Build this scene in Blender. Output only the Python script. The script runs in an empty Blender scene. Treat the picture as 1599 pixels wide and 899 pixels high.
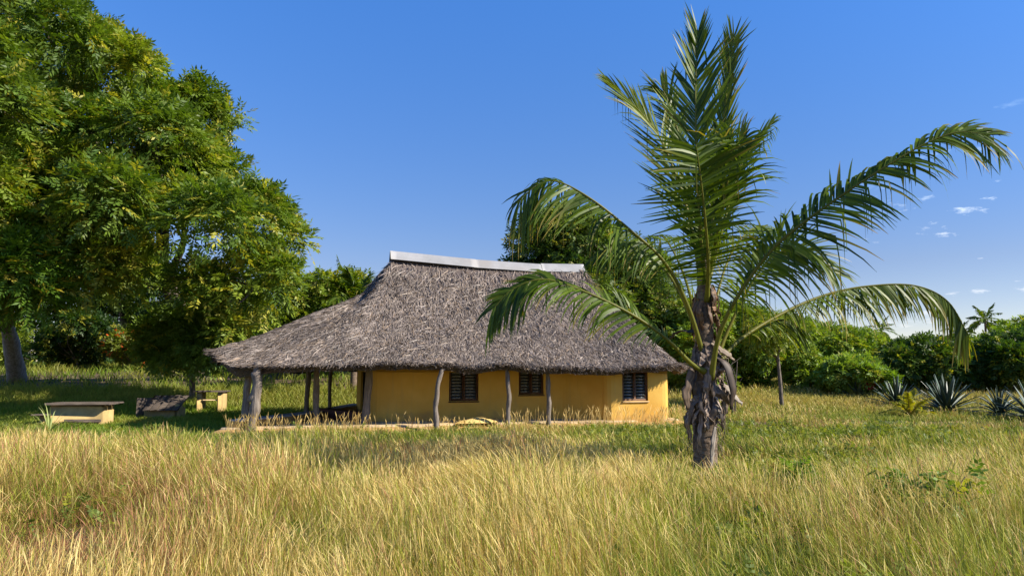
import bpy, math, random
import numpy as np
from mathutils import Vector

# ------------------------------------------------------------------ camera, world, sun
SC = bpy.context.scene
COL = SC.collection
F_PX, HOR, EYE = 1150.0, 576.0, 1.8
PITCH = math.atan((HOR - 449.5) / F_PX)

cam_d = bpy.data.cameras.new("camera")
cam_d.sensor_fit = 'HORIZONTAL'; cam_d.sensor_width = 36.0
cam_d.lens = 36.0 * F_PX / 1599.0
cam_d.clip_start = 0.05; cam_d.clip_end = 3000.0
cam = bpy.data.objects.new("camera", cam_d); COL.objects.link(cam)
cam.location = (0, 0, EYE); cam.rotation_euler = (math.pi / 2 + PITCH, 0, 0)
SC.camera = cam

SUN_AZ, SUN_EL = math.radians(75.0), math.radians(36.0)   # az from straight behind the camera, to the right
SDIR = Vector((math.sin(SUN_AZ) * math.cos(SUN_EL), -math.cos(SUN_AZ) * math.cos(SUN_EL), math.sin(SUN_EL)))
sun_d = bpy.data.lights.new("sun", 'SUN'); sun_d.energy = 5.0; sun_d.angle = math.radians(0.53)
sun_d.color = (1.0, 0.92, 0.79)
sun = bpy.data.objects.new("sun", sun_d); COL.objects.link(sun)
sun.location = (30, -15, 40)
sun.rotation_euler = (-SDIR).to_track_quat('-Z', 'Y').to_euler()

W = bpy.data.worlds.new("World"); SC.world = W; W.use_nodes = True
nt = W.node_tree; N = nt.nodes; L = nt.links; N.clear()
wo = N.new('ShaderNodeOutputWorld'); bg = N.new('ShaderNodeBackground')
sky = N.new('ShaderNodeTexSky'); sky.sky_type = 'NISHITA'; sky.sun_disc = False
sky.sun_elevation = SUN_EL; sky.sun_rotation = math.pi - SUN_AZ
sky.altitude = 0; sky.air_density = 0.85; sky.dust_density = 0.0; sky.ozone_density = 3.0
hs = N.new('ShaderNodeHueSaturation'); hs.inputs['Saturation'].default_value = 1.2; hs.inputs['Hue'].default_value = 0.509
hs.inputs['Value'].default_value = 1.0
L.new(sky.outputs[0], hs.inputs['Color'])
# small fair-weather clouds low over the right-hand horizon (a real direction in the sky)
tc = N.new('ShaderNodeTexCoord'); mp = N.new('ShaderNodeMapping'); mp.inputs['Scale'].default_value = (9, 9, 30)
nz = N.new('ShaderNodeTexNoise'); nz.inputs['Scale'].default_value = 2.1; nz.inputs['Detail'].default_value = 6; nz.inputs['Roughness'].default_value = 0.62
L.new(tc.outputs['Generated'], mp.inputs[0]); L.new(mp.outputs[0], nz.inputs[0])
rp = N.new('ShaderNodeMapRange'); rp.inputs[1].default_value = 0.60; rp.inputs[2].default_value = 0.76
L.new(nz.outputs[0], rp.inputs[0])
dp = N.new('ShaderNodeVectorMath'); dp.operation = 'DOT_PRODUCT'
cd = Vector((0.68, 1.0, 0.165)).normalized(); dp.inputs[1].default_value = cd
nrm = N.new('ShaderNodeVectorMath'); nrm.operation = 'NORMALIZE'
L.new(tc.outputs['Generated'], nrm.inputs[0]); L.new(nrm.outputs[0], dp.inputs[0])
mr = N.new('ShaderNodeMapRange'); mr.inputs[1].default_value = 0.986; mr.inputs[2].default_value = 0.999
L.new(dp.outputs['Value'], mr.inputs[0])
mm = N.new('ShaderNodeMath'); mm.operation = 'MULTIPLY'; L.new(rp.outputs[0], mm.inputs[0]); L.new(mr.outputs[0], mm.inputs[1])
m2 = N.new('ShaderNodeMath'); m2.operation = 'MULTIPLY'; m2.inputs[1].default_value = 0.75; L.new(mm.outputs[0], m2.inputs[0])
mx = N.new('ShaderNodeMix'); mx.data_type = 'RGBA'; mx.inputs['B'].default_value = (10.0, 12.0, 12.0, 1)
L.new(m2.outputs[0], mx.inputs['Factor']); L.new(hs.outputs[0], mx.inputs['A'])
# hazier, less bright sky towards the horizon
sz = N.new('ShaderNodeSeparateXYZ'); L.new(nrm.outputs[0], sz.inputs[0])
el = N.new('ShaderNodeMapRange'); el.inputs[1].default_value = 0.13; el.inputs[2].default_value = 0.47; L.new(sz.outputs['Z'], el.inputs[0])
tn = N.new('ShaderNodeMix'); tn.data_type = 'RGBA'; tn.inputs['A'].default_value = (.64, .51, .49, 1); tn.inputs['B'].default_value = (.68, .90, .99, 1); L.new(el.outputs[0], tn.inputs['Factor'])
ml = N.new('ShaderNodeMix'); ml.data_type = 'RGBA'; ml.blend_type = 'MULTIPLY'; ml.inputs['Factor'].default_value = 1
L.new(mx.outputs['Result'], ml.inputs['A']); L.new(tn.outputs['Result'], ml.inputs['B'])
L.new(ml.outputs['Result'], bg.inputs[0]); bg.inputs[1].default_value = 0.15
L.new(bg.outputs[0], wo.inputs[0])

SC.view_settings.view_transform = 'Standard'; SC.view_settings.look = 'None'
SC.view_settings.exposure = 0.78; SC.view_settings.gamma = 1.0; SC.view_settings.use_curve_mapping = False
SC.render.engine = 'CYCLES'
cy = SC.cycles
cy.max_bounces = 6; cy.diffuse_bounces = 3; cy.glossy_bounces = 2; cy.transmission_bounces = 3; cy.transparent_max_bounces = 4
cy.use_denoising = True; cy.denoising_input_passes = 'RGB_ALBEDO_NORMAL'; cy.denoising_prefilter = 'ACCURATE'
cy.caustics_reflective = False; cy.caustics_refractive = False

# ------------------------------------------------------------------ helpers
random.seed(5)
R = np.random.default_rng(11)
UPV = np.array([0., 0, 1])

def pt(px, py, Y):
    """point of the place seen at photo pixel (px, py) at ground distance Y"""
    cx, cyy = (px - 799.5) / F_PX, -(py - 449.5) / F_PX
    d = np.array([cx, math.cos(PITCH) - cyy * math.sin(PITCH), math.sin(PITCH) + cyy * math.cos(PITCH)])
    return np.array([0, 0, EYE]) + d * (Y / d[1])

def lin(r, g, b):
    f = lambda c: ((c / 255 + 0.055) / 1.055) ** 2.4 if c / 255 > 0.04045 else c / 255 / 12.92
    return np.array([f(r), f(g), f(b)])

def nrmz(v):
    return v / np.maximum(np.linalg.norm(v, axis=-1, keepdims=True), 1e-9)

def sstep(a, b, x):
    t = np.clip((np.asarray(x, float) - a) / (b - a), 0, 1); return t * t * (3 - 2 * t)

_LAT = np.random.default_rng(3).random((256, 256))
def vnoise(x, y, sc=1.0, off=0):
    x = np.asarray(x, float) / sc + 100 + off * 7.3; y = np.asarray(y, float) / sc + 100 + off * 3.1
    xi, yi = np.floor(x).astype(int), np.floor(y).astype(int); fx, fy = x - xi, y - yi
    fx = fx * fx * (3 - 2 * fx); fy = fy * fy * (3 - 2 * fy)
    g = lambda i, j: _LAT[i % 256, j % 256]
    return (g(xi, yi) * (1 - fx) + g(xi + 1, yi) * fx) * (1 - fy) + (g(xi, yi + 1) * (1 - fx) + g(xi + 1, yi + 1) * fx) * fy

def setp(o, label=None, cat=None, group=None, kind=None):
    if label: o['label'] = label
    if cat: o['category'] = cat
    if group: o['group'] = group
    if kind: o['kind'] = kind
    return o

def build(name, V, Fs, mat, parent=None, col=None, smooth=False):
    """one mesh object from numpy vertices and a list of face index arrays (n,3)/(n,4)/(n,k)"""
    V = np.asarray(V, np.float32).reshape(-1, 3)
    if not isinstance(Fs, (list, tuple)): Fs = [Fs]
    Fs = [np.asarray(f, np.int32) for f in Fs if len(f)]
    me = bpy.data.meshes.new(name)
    me.vertices.add(len(V)); me.vertices.foreach_set('co', V.ravel())
    li = np.concatenate([f.ravel() for f in Fs]); tot = np.concatenate([np.full(len(f), f.shape[1], np.int32) for f in Fs])
    st = np.concatenate([[0], np.cumsum(tot)[:-1]]).astype(np.int32)
    me.loops.add(len(li)); me.loops.foreach_set('vertex_index', li)
    me.polygons.add(len(tot)); me.polygons.foreach_set('loop_start', st)
    me.update(calc_edges=True)
    if smooth: me.polygons.foreach_set('use_smooth', np.ones(len(tot), bool))
    if col is not None:
        a = me.color_attributes.new('Col', 'FLOAT_COLOR', 'POINT')
        c4 = np.ones((len(V), 4), np.float32); c4[:, :3] = np.asarray(col, np.float32).reshape(-1, 3)
        a.data.foreach_set('color', c4.ravel())
    me.validate(); me.update()
    me.materials.append(mat)
    o = bpy.data.objects.new(name, me); COL.objects.link(o)
    if parent is not None: o.parent = parent; o.matrix_parent_inverse = parent.matrix_world.inverted()
    return o

def empty(name, loc, label, cat, group=None):
    o = bpy.data.objects.new(name, None); COL.objects.link(o)
    o.location = [float(v) for v in loc]; o.empty_display_size = 0.3
    o.matrix_world.translation = Vector([float(v) for v in loc])
    return setp(o, label, cat, group)

class MB:
    def __init__(s): s.V = []; s.F = {}; s.C = []; s.n = 0
    def add(s, V, Fs, col=None):
        V = np.asarray(V, float).reshape(-1, 3)
        if not isinstance(Fs, (list, tuple)): Fs = [Fs]
        for f in Fs:
            f = np.asarray(f, int)
            if len(f): s.F.setdefault(f.shape[1], []).append(f + s.n)
        s.V.append(V); s.n += len(V)
        if col is not None: s.C.append(np.broadcast_to(np.asarray(col, float), (len(V), 3)))
    def box(s, c, size, rz=0.0, col=None, jit=0.0, tilt=0.0, bev=0.0):
        x, y, z = [v / 2 for v in size]; b = min(bev, x * .9, y * .9, z * .9)
        if b > 0:
            P = []
            for sx in (-1, 1):
                for sy in (-1, 1):
                    for sz in (-1, 1):
                        P += [(sx * x, sy * (y - b), sz * (z - b)), (sx * (x - b), sy * y, sz * (z - b)), (sx * (x - b), sy * (y - b), sz * z)]
            P = np.array(P, float); idx = lambda a, bb, cc, k: (a * 4 + bb * 2 + cc) * 3 + k
            q = []; t = []
            for a in (0, 1):
                q.append([idx(a, 0, 0, 0), idx(a, 1, 0, 0), idx(a, 1, 1, 0), idx(a, 0, 1, 0)])
                q.append([idx(0, a, 0, 1), idx(1, a, 0, 1), idx(1, a, 1, 1), idx(0, a, 1, 1)])
                q.append([idx(0, 0, a, 2), idx(1, 0, a, 2), idx(1, 1, a, 2), idx(0, 1, a, 2)])
                for c2 in (0, 1):
                    q.append([idx(a, c2, 0, 0), idx(a, c2, 1, 0), idx(a, c2, 1, 1), idx(a, c2, 0, 1)])
                    q.append([idx(a, 0, c2, 0), idx(a, 1, c2, 0), idx(a, 1, c2, 2), idx(a, 0, c2, 2)])
                    q.append([idx(0, a, c2, 1), idx(1, a, c2, 1), idx(1, a, c2, 2), idx(0, a, c2, 2)])
            for a in (0, 1):
                for bb in (0, 1):
                    for cc in (0, 1): t.append([idx(a, bb, cc, 0), idx(a, bb, cc, 1), idx(a, bb, cc, 2)])
            Fs = [np.array(q), np.array(t)]
        else:
            P = np.array([(i, j, k) for i in (-x, x) for j in (-y, y) for k in (-z, z)], float)
            Fs = [np.array([[0, 1, 3, 2], [4, 6, 7, 5], [0, 4, 5, 1], [2, 3, 7, 6], [0, 2, 6, 4], [1, 5, 7, 3]])]
        if jit: P = P + R.normal(0, jit, P.shape)
        ct, stt = math.cos(tilt), math.sin(tilt)
        P = np.stack([P[:, 0], P[:, 1] * ct - P[:, 2] * stt, P[:, 1] * stt + P[:, 2] * ct], 1)
        cz, sz = math.cos(rz), math.sin(rz)
        P = np.stack([P[:, 0] * cz - P[:, 1] * sz, P[:, 0] * sz + P[:, 1] * cz, P[:, 2]], 1) + np.asarray(c, float)
        s.add(P, Fs, col)
    def tube(s, pts, rad, sides=8, col=None, cap=True, rough=0.0):
        pts = np.asarray(pts, float); n = len(pts); rad = np.broadcast_to(np.asarray(rad, float), (n,))
        T = nrmz(np.gradient(pts, axis=0)); ref = np.array([1., 0, 0]) if abs(T[0][0]) < .8 else np.array([0, 1., 0])
        A = nrmz(np.cross(T, ref)); B = np.cross(T, A)
        th = np.linspace(0, 2 * math.pi, sides, endpoint=False)
        rr = rad[:, None] * (1 + (R.normal(0, rough, (n, sides)) if rough else 0))
        V = pts[:, None] + rr[..., None] * (np.cos(th)[None, :, None] * A[:, None] + np.sin(th)[None, :, None] * B[:, None])
        i = np.arange(n - 1)[:, None] * sides; j = np.arange(sides)[None]; k = (j + 1) % sides
        q = np.stack([i + j, i + k, i + sides + k, i + sides + j], -1).reshape(-1, 4)
        Fs = [q]
        if cap: Fs += [np.arange(sides)[None, ::-1], (np.arange(sides) + (n - 1) * sides)[None]]
        if sides in (3, 4) and cap: pass
        s.add(V.reshape(-1, 3), Fs, col)
    def build(s, name, mat, parent=None, smooth=False):
        V = np.concatenate(s.V); Fs = [np.concatenate(f) for f in s.F.values()]
        return build(name, V, Fs, mat, parent, np.concatenate(s.C) if s.C else None, smooth)

def catmull(P, n):
    P = np.asarray(P, float); K = len(P)
    E = np.vstack([2 * P[0] - P[1], P, 2 * P[-1] - P[-2]])
    u = np.linspace(0, K - 1, n); i = np.minimum(u.astype(int), K - 2); t = (u - i)[:, None]
    p0, p1, p2, p3 = E[i], E[i + 1], E[i + 2], E[i + 3]
    return .5 * (2 * p1 + (p2 - p0) * t + (2 * p0 - 5 * p1 + 4 * p2 - p3) * t ** 2 + (3 * p1 - p0 - 3 * p2 + p3) * t ** 3)

# ------------------------------------------------------------------ materials
def new_mat(name):
    m = bpy.data.materials.new(name); m.use_nodes = True; m.node_tree.nodes.clear()
    return m, m.node_tree.nodes, m.node_tree.links

def leaf_mat(name, transl=0.4, gloss=0.06, rough=0.4, tcol=(1.5, 1.5, 0.6)):
    m, n, l = new_mat(name)
    o = n.new('ShaderNodeOutputMaterial'); at = n.new('ShaderNodeVertexColor'); at.layer_name = 'Col'
    df = n.new('ShaderNodeBsdfDiffuse'); tr = n.new('ShaderNodeBsdfTranslucent'); gl = n.new('ShaderNodeBsdfGlossy'); gl.inputs['Roughness'].default_value = rough
    mu = n.new('ShaderNodeMix'); mu.data_type = 'RGBA'; mu.blend_type = 'MULTIPLY'; mu.inputs['Factor'].default_value = 1; mu.inputs['B'].default_value = (*tcol, 1)
    l.new(at.outputs[0], mu.inputs['A']); l.new(at.outputs[0], df.inputs[0]); l.new(mu.outputs['Result'], tr.inputs[0])
    a = n.new('ShaderNodeMixShader'); a.inputs[0].default_value = transl; l.new(df.outputs[0], a.inputs[1]); l.new(tr.outputs[0], a.inputs[2])
    b = n.new('ShaderNodeMixShader'); b.inputs[0].default_value = gloss; l.new(a.outputs[0], b.inputs[1]); l.new(gl.outputs[0], b.inputs[2])
    l.new(b.outputs[0], o.inputs[0]); return m

def noise_mat(name, c1, c2, scale=5, detail=6, rough=0.9, bump=0.2, stretch=(1, 1, 1), c3=None, scale2=1.0, bscale=None, spec=0.3, metal=0.0):
    m, n, l = new_mat(name)
    o = n.new('ShaderNodeOutputMaterial'); p = n.new('ShaderNodeBsdfPrincipled'); p.inputs['Roughness'].default_value = rough
    p.inputs['Specular IOR Level'].default_value = spec; p.inputs['Metallic'].default_value = metal
    t = n.new('ShaderNodeTexCoord'); mpn = n.new('ShaderNodeMapping'); mpn.inputs['Scale'].default_value = stretch
    z = n.new('ShaderNodeTexNoise'); z.inputs['Scale'].default_value = scale; z.inputs['Detail'].default_value = detail; z.inputs['Roughness'].default_value = .65
    l.new(t.outputs['Object'], mpn.inputs[0]); l.new(mpn.outputs[0], z.inputs[0])
    r = n.new('ShaderNodeValToRGB'); r.color_ramp.elements[0].position = .32; r.color_ramp.elements[1].position = .68
    r.color_ramp.elements[0].color = (*c1, 1); r.color_ramp.elements[1].color = (*c2, 1)
    l.new(z.outputs[0], r.inputs[0]); outc = r.outputs[0]
    if c3 is not None:
        z2 = n.new('ShaderNodeTexNoise'); z2.inputs['Scale'].default_value = scale2; z2.inputs['Detail'].default_value = 5
        l.new(mpn.outputs[0], z2.inputs[0]); r2 = n.new('ShaderNodeMapRange'); r2.inputs[1].default_value = .48; r2.inputs[2].default_value = .7
        l.new(z2.outputs[0], r2.inputs[0]); x = n.new('ShaderNodeMix'); x.data_type = 'RGBA'; x.inputs['B'].default_value = (*c3, 1)
        l.new(r2.outputs[0], x.inputs['Factor']); l.new(outc, x.inputs['A']); outc = x.outputs['Result']
    l.new(outc, p.inputs['Base Color'])
    if bump:
        b = n.new('ShaderNodeBump'); b.inputs['Strength'].default_value = bump; b.inputs['Distance'].default_value = .03
        zb = z
        if bscale:
            zb = n.new('ShaderNodeTexNoise'); zb.inputs['Scale'].default_value = bscale; zb.inputs['Detail'].default_value = 8; l.new(mpn.outputs[0], zb.inputs[0])
        l.new(zb.outputs[0], b.inputs['Height']); l.new(b.outputs[0], p.inputs['Normal'])
    l.new(p.outputs[0], o.inputs[0]); return m

M_LEAF = leaf_mat('tree_leaf', .36, .025, .5, (1.5, 1.5, .5))
M_PALM = leaf_mat('palm_leaf', .38, .018, .4, (1.9, 1.7, .3))
M_GRASS = leaf_mat('grass_blade', .32, .015, .5, (1.25, 1.2, .7))
M_SISAL = leaf_mat('sisal_leaf', .1, .10, .45, (1, 1, .6))
M_THATCH = leaf_mat('dry_thatch', .10, .05, .5, (1, 1, 1))
M_DEAD = leaf_mat('dead_palm_sheath', .12, .04, .6, (1.2, 1, .7))
M_BARK = noise_mat('tree_bark', (.06, .05, .04), (.22, .18, .14), 6, 8, .95, .8, (4, 4, .8))
M_PTRUNK = noise_mat('palm_trunk', (.07, .048, .032), (.27, .20, .14), 5, 8, .95, .9, (2, 2, 5))
M_POST = noise_mat('weathered_post', (.10, .08, .065), (.30, .25, .20), 4, 8, .9, .9, (6, 6, .7))
def plaster_mat():
    m = noise_mat('yellow_plaster', (.68, .40, .072), (.75, .465, .10), 1.6, 7, .85, .12, (1, 1, 1), (.63, .345, .06), .6, 26)
    n, l = m.node_tree.nodes, m.node_tree.links; p = n['Principled BSDF']; src = p.inputs['Base Color'].links[0].from_socket
    t = n.new('ShaderNodeTexCoord'); sp = n.new('ShaderNodeSeparateXYZ'); l.new(t.outputs['Object'], sp.inputs[0])
    z = n.new('ShaderNodeTexNoise'); z.inputs['Scale'].default_value = 3.5; z.inputs['Detail'].default_value = 8; l.new(t.outputs['Object'], z.inputs[0])
    a = n.new('ShaderNodeMath'); a.operation = 'MULTIPLY_ADD'; a.inputs[1].default_value = 1.1; l.new(z.outputs[0], a.inputs[0]); 
    sb = n.new('ShaderNodeMath'); sb.operation = 'MULTIPLY'; sb.inputs[1].default_value = -1; l.new(sp.outputs['Z'], sb.inputs[0]); l.new(sb.outputs[0], a.inputs[2])
    r = n.new('ShaderNodeMapRange'); r.inputs[1].default_value = .10; r.inputs[2].default_value = .42; r.inputs[4].default_value = .6; l.new(a.outputs[0], r.inputs[0])
    x = n.new('ShaderNodeMix'); x.data_type = 'RGBA'; x.inputs['B'].default_value = (.36, .22, .10, 1); l.new(r.outputs[0], x.inputs['Factor']); l.new(src, x.inputs['A'])
    # faint rain streaks
    mp_ = n.new('ShaderNodeMapping'); mp_.inputs['Scale'].default_value = (5, 5, .35); l.new(t.outputs['Object'], mp_.inputs[0])
    z2 = n.new('ShaderNodeTexNoise'); z2.inputs['Scale'].default_value = 1.6; z2.inputs['Detail'].default_value = 5; l.new(mp_.outputs[0], z2.inputs[0])
    r2 = n.new('ShaderNodeMapRange'); r2.inputs[1].default_value = .56; r2.inputs[2].default_value = .76; r2.inputs[4].default_value = .28; l.new(z2.outputs[0], r2.inputs[0])
    x2 = n.new('ShaderNodeMix'); x2.data_type = 'RGBA'; x2.inputs['B'].default_value = (.46, .30, .12, 1); l.new(r2.outputs[0], x2.inputs['Factor']); l.new(x.outputs['Result'], x2.inputs['A'])
    l.new(x2.outputs['Result'], p.inputs['Base Color']); return m
M_PLASTER = plaster_mat()
M_CEMENT = noise_mat('cement', (.36, .25, .13), (.60, .45, .26), 3, 8, .9, .25)
M_GREYCEM = noise_mat('grey_cement', (.26, .27, .29), (.42, .43, .44), 3, 8, .85, .25)
M_YCEM = noise_mat('yellow_plinth', (.38, .23, .085), (.54, .34, .12), 2.5, 8, .9, .4)
M_MAROON = noise_mat('maroon_paint', (.05, .014, .012), (.08, .022, .018), 3, 6, .7, .1)
M_RIDGE = noise_mat('galvanised_ridge', (.25, .25, .245), (.36, .355, .35), 1.3, 7, .6, .05, (1, 1, 1), (.29, .27, .25), .8)
M_FRAME = noise_mat('dark_window_timber', (.10, .045, .02), (.20, .10, .05), 6, 6, .6, .2, (1, 1, .2))
M_DOOR = noise_mat('dark_door_timber', (.012, .010, .008), (.03, .022, .016), 6, 6, .7, .2, (1, 1, .2))
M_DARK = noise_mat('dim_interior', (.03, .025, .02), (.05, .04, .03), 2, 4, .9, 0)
M_PLANK = noise_mat('old_plank', (.045, .035, .028), (.14, .11, .085), 4, 8, .9, .5, (.6, 5, 5))
M_TABLE = noise_mat('pale_yellow_masonry', (.36, .25, .10), (.50, .36, .15), 4, 8, .9, .3)
M_SUN_PATCH = noise_mat('sun_patch_mound', (.62, .42, .14), (.78, .56, .20), 6, 8, .95, .5)  # bright yellow stands for sunlight falling on the wall base
def glass_mat():
    m, n, l = new_mat('louvre_glass'); o = n.new('ShaderNodeOutputMaterial'); p = n.new('ShaderNodeBsdfPrincipled')
    p.inputs['Base Color'].default_value = (.07, .075, .075, 1); p.inputs['Roughness'].default_value = .08; p.inputs['Specular IOR Level'].default_value = .8
    l.new(p.outputs[0], o.inputs[0]); return m
M_GLASS = glass_mat()

# ------------------------------------------------------------------ ground
O2 = np.array([-7.3, 20.5]); UX = np.array([.962, .272]); VX = np.array([-.272, .962])
def uv_of(x, y):
    dx, dy = x - O2[0], y - O2[1]
    return dx * UX[0] + dy * UX[1], dx * VX[0] + dy * VX[1]
def hw(u, v, z=0.0):
    return np.array([O2[0] + u * UX[0] + v * VX[0], O2[1] + u * UX[1] + v * VX[1], z])
def hgt(x, y):
    x = np.asarray(x, float); y = np.asarray(y, float)
    wl = 1 - sstep(-6, 5, x)
    hl = 1.75 * sstep(26, 43, y) + .6 * sstep(41, 110, y)
    hr = .85 * sstep(26, 44, y) + .7 * sstep(42, 110, y)
    u, v = uv_of(x, y)
    dx = np.maximum(np.maximum(-1.5 - u, u - 14), 0); dy = np.maximum(np.maximum(-1 - v, v - 8.5), 0)
    keep = sstep(0, 4.5, np.hypot(dx, dy))
    return (wl * hl + (1 - wl) * hr) * keep + .10 * (vnoise(x, y, 2.5) - .5) + .05 * (vnoise(x, y, .8, 2) - .5)

def ground():
    xs = np.concatenate([-np.geomspace(1, 660, 70)[::-1] - 14, np.arange(-14.5, 14.6, .4), np.geomspace(1, 660, 70) + 14])
    ys = np.concatenate([-np.geomspace(1, 200, 25)[::-1] - 2, np.arange(-2, 44, .4), np.geomspace(1, 900, 80) + 43.5])
    X, Y = np.meshgrid(xs, ys); Z = hgt(X, Y)
    nx, ny = len(xs), len(ys)
    i = np.arange(ny - 1)[:, None] * nx; j = np.arange(nx - 1)[None]
    q = np.stack([i + j, i + j + 1, i + nx + j + 1, i + nx + j], -1).reshape(-1, 4)
    m = noise_mat('grassland_soil', (.07, .05, .028), (.17, .115, .065), 1.2, 8, .98, .5, (1, 1, 1), (.09, .11, .03), .12)
    o = build('ground', np.stack([X, Y, Z], -1), q, m, smooth=True)
    setp(o, 'grassland soil sloping up gently to the tree line', 'ground', kind='structure')
ground()

# ------------------------------------------------------------------ the thatched house
H = empty('thatched_house', hw(6, 3, 0), 'long yellow house under a shaggy grey thatched roof', 'house')

EU0, EU1, EVC = 3.0, 11.5, 4.0
def eave_curve(n):
    """closed eave outline in (u, v) with the ridge point each one hangs from"""
    def arc(cx, a, b, ex, t0, t1, k):
        t = np.linspace(t0, t1, k, endpoint=False); c, s = np.cos(t), np.sin(t)
        return np.stack([cx + a * np.sign(c) * np.abs(c) ** (2 / ex), EVC + b * np.sign(s) * np.abs(s) ** (2 / ex)], 1)
    left = arc(EU0, 4.25, 4.75, 2.45, math.pi / 2, 3 * math.pi / 2, 120)
    right = arc(EU1, 2.25, 4.75, 3.4, -math.pi / 2, math.pi / 2, 100)
    front = np.stack([np.linspace(EU0, EU1, 120, endpoint=False), np.full(120, EVC - 4.75)], 1)
    back = front[::-1].copy(); back[:, 1] = EVC + 4.75; back[:, 0] += front[1, 0] - front[0, 0]
    P = np.concatenate([left, front, right, back, left[:1]])
    d = np.concatenate([[0], np.cumsum(np.linalg.norm(np.diff(P, axis=0), axis=1))])
    s = np.linspace(0, d[-1], n, endpoint=False)
    return np.stack([np.interp(s, d, P[:, 0]), np.interp(s, d, P[:, 1])], 1), d[-1]
NE = 360
EC, ELEN = eave_curve(NE)
RZ = 5.62
def roof_ev(t, s, lift=0.0):
    """roof surface; t in [0,1) round the eave, s 0 ridge .. 1 eave -> world xyz"""
    t = np.mod(np.asarray(t, float), 1.0) * NE; i = np.floor(t).astype(int) % NE; j = (i + 1) % NE; f = (t - np.floor(t))[..., None]
    E = EC[i] * (1 - f) + EC[j] * f
    ur = np.interp(E[..., 0], [EU0, EU1], [4.42, 11.3])
    nose = sstep(2.2, -.6, E[..., 0]); rnose = sstep(11.8, 13.4, E[..., 0])
    ze = 1.86 + .46 * sstep(1.2, -1.3, E[..., 0]) * sstep(-.5, 2.0, E[..., 1]) + .19 * (vnoise(E[..., 0], E[..., 1], 1.3, 4) - .5)
    S = [0, .18, .47, .76, 1.0]
    gl = np.interp(s, S, [0, .40, .63, .845, 1]); gf = np.interp(s, S, [0, .235, .55, .81, 1]); gr = np.interp(s, S, [0, .22, .52, .79, 1])
    g = gf * (1 - nose) * (1 - rnose) + gl * nose + gr * rnose * (1 - nose)
    sag = -.10 * np.sin(np.clip((ur - 4.4) / 6.9, 0, 1) * math.pi)
    z = RZ + sag * (1 - s) + (ze - RZ) * g + lift
    u = ur + (E[..., 0] - ur) * s; v = EVC + (E[..., 1] - EVC) * s
    z = z + (.14 * (vnoise(u, v, 1.1, 5) - .5) + .05 * (vnoise(u, v, .35, 6) - .5)) * sstep(0, .2, s)
    return np.stack([O2[0] + u * UX[0] + v * VX[0], O2[1] + u * UX[1] + v * VX[1], z], -1)

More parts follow.
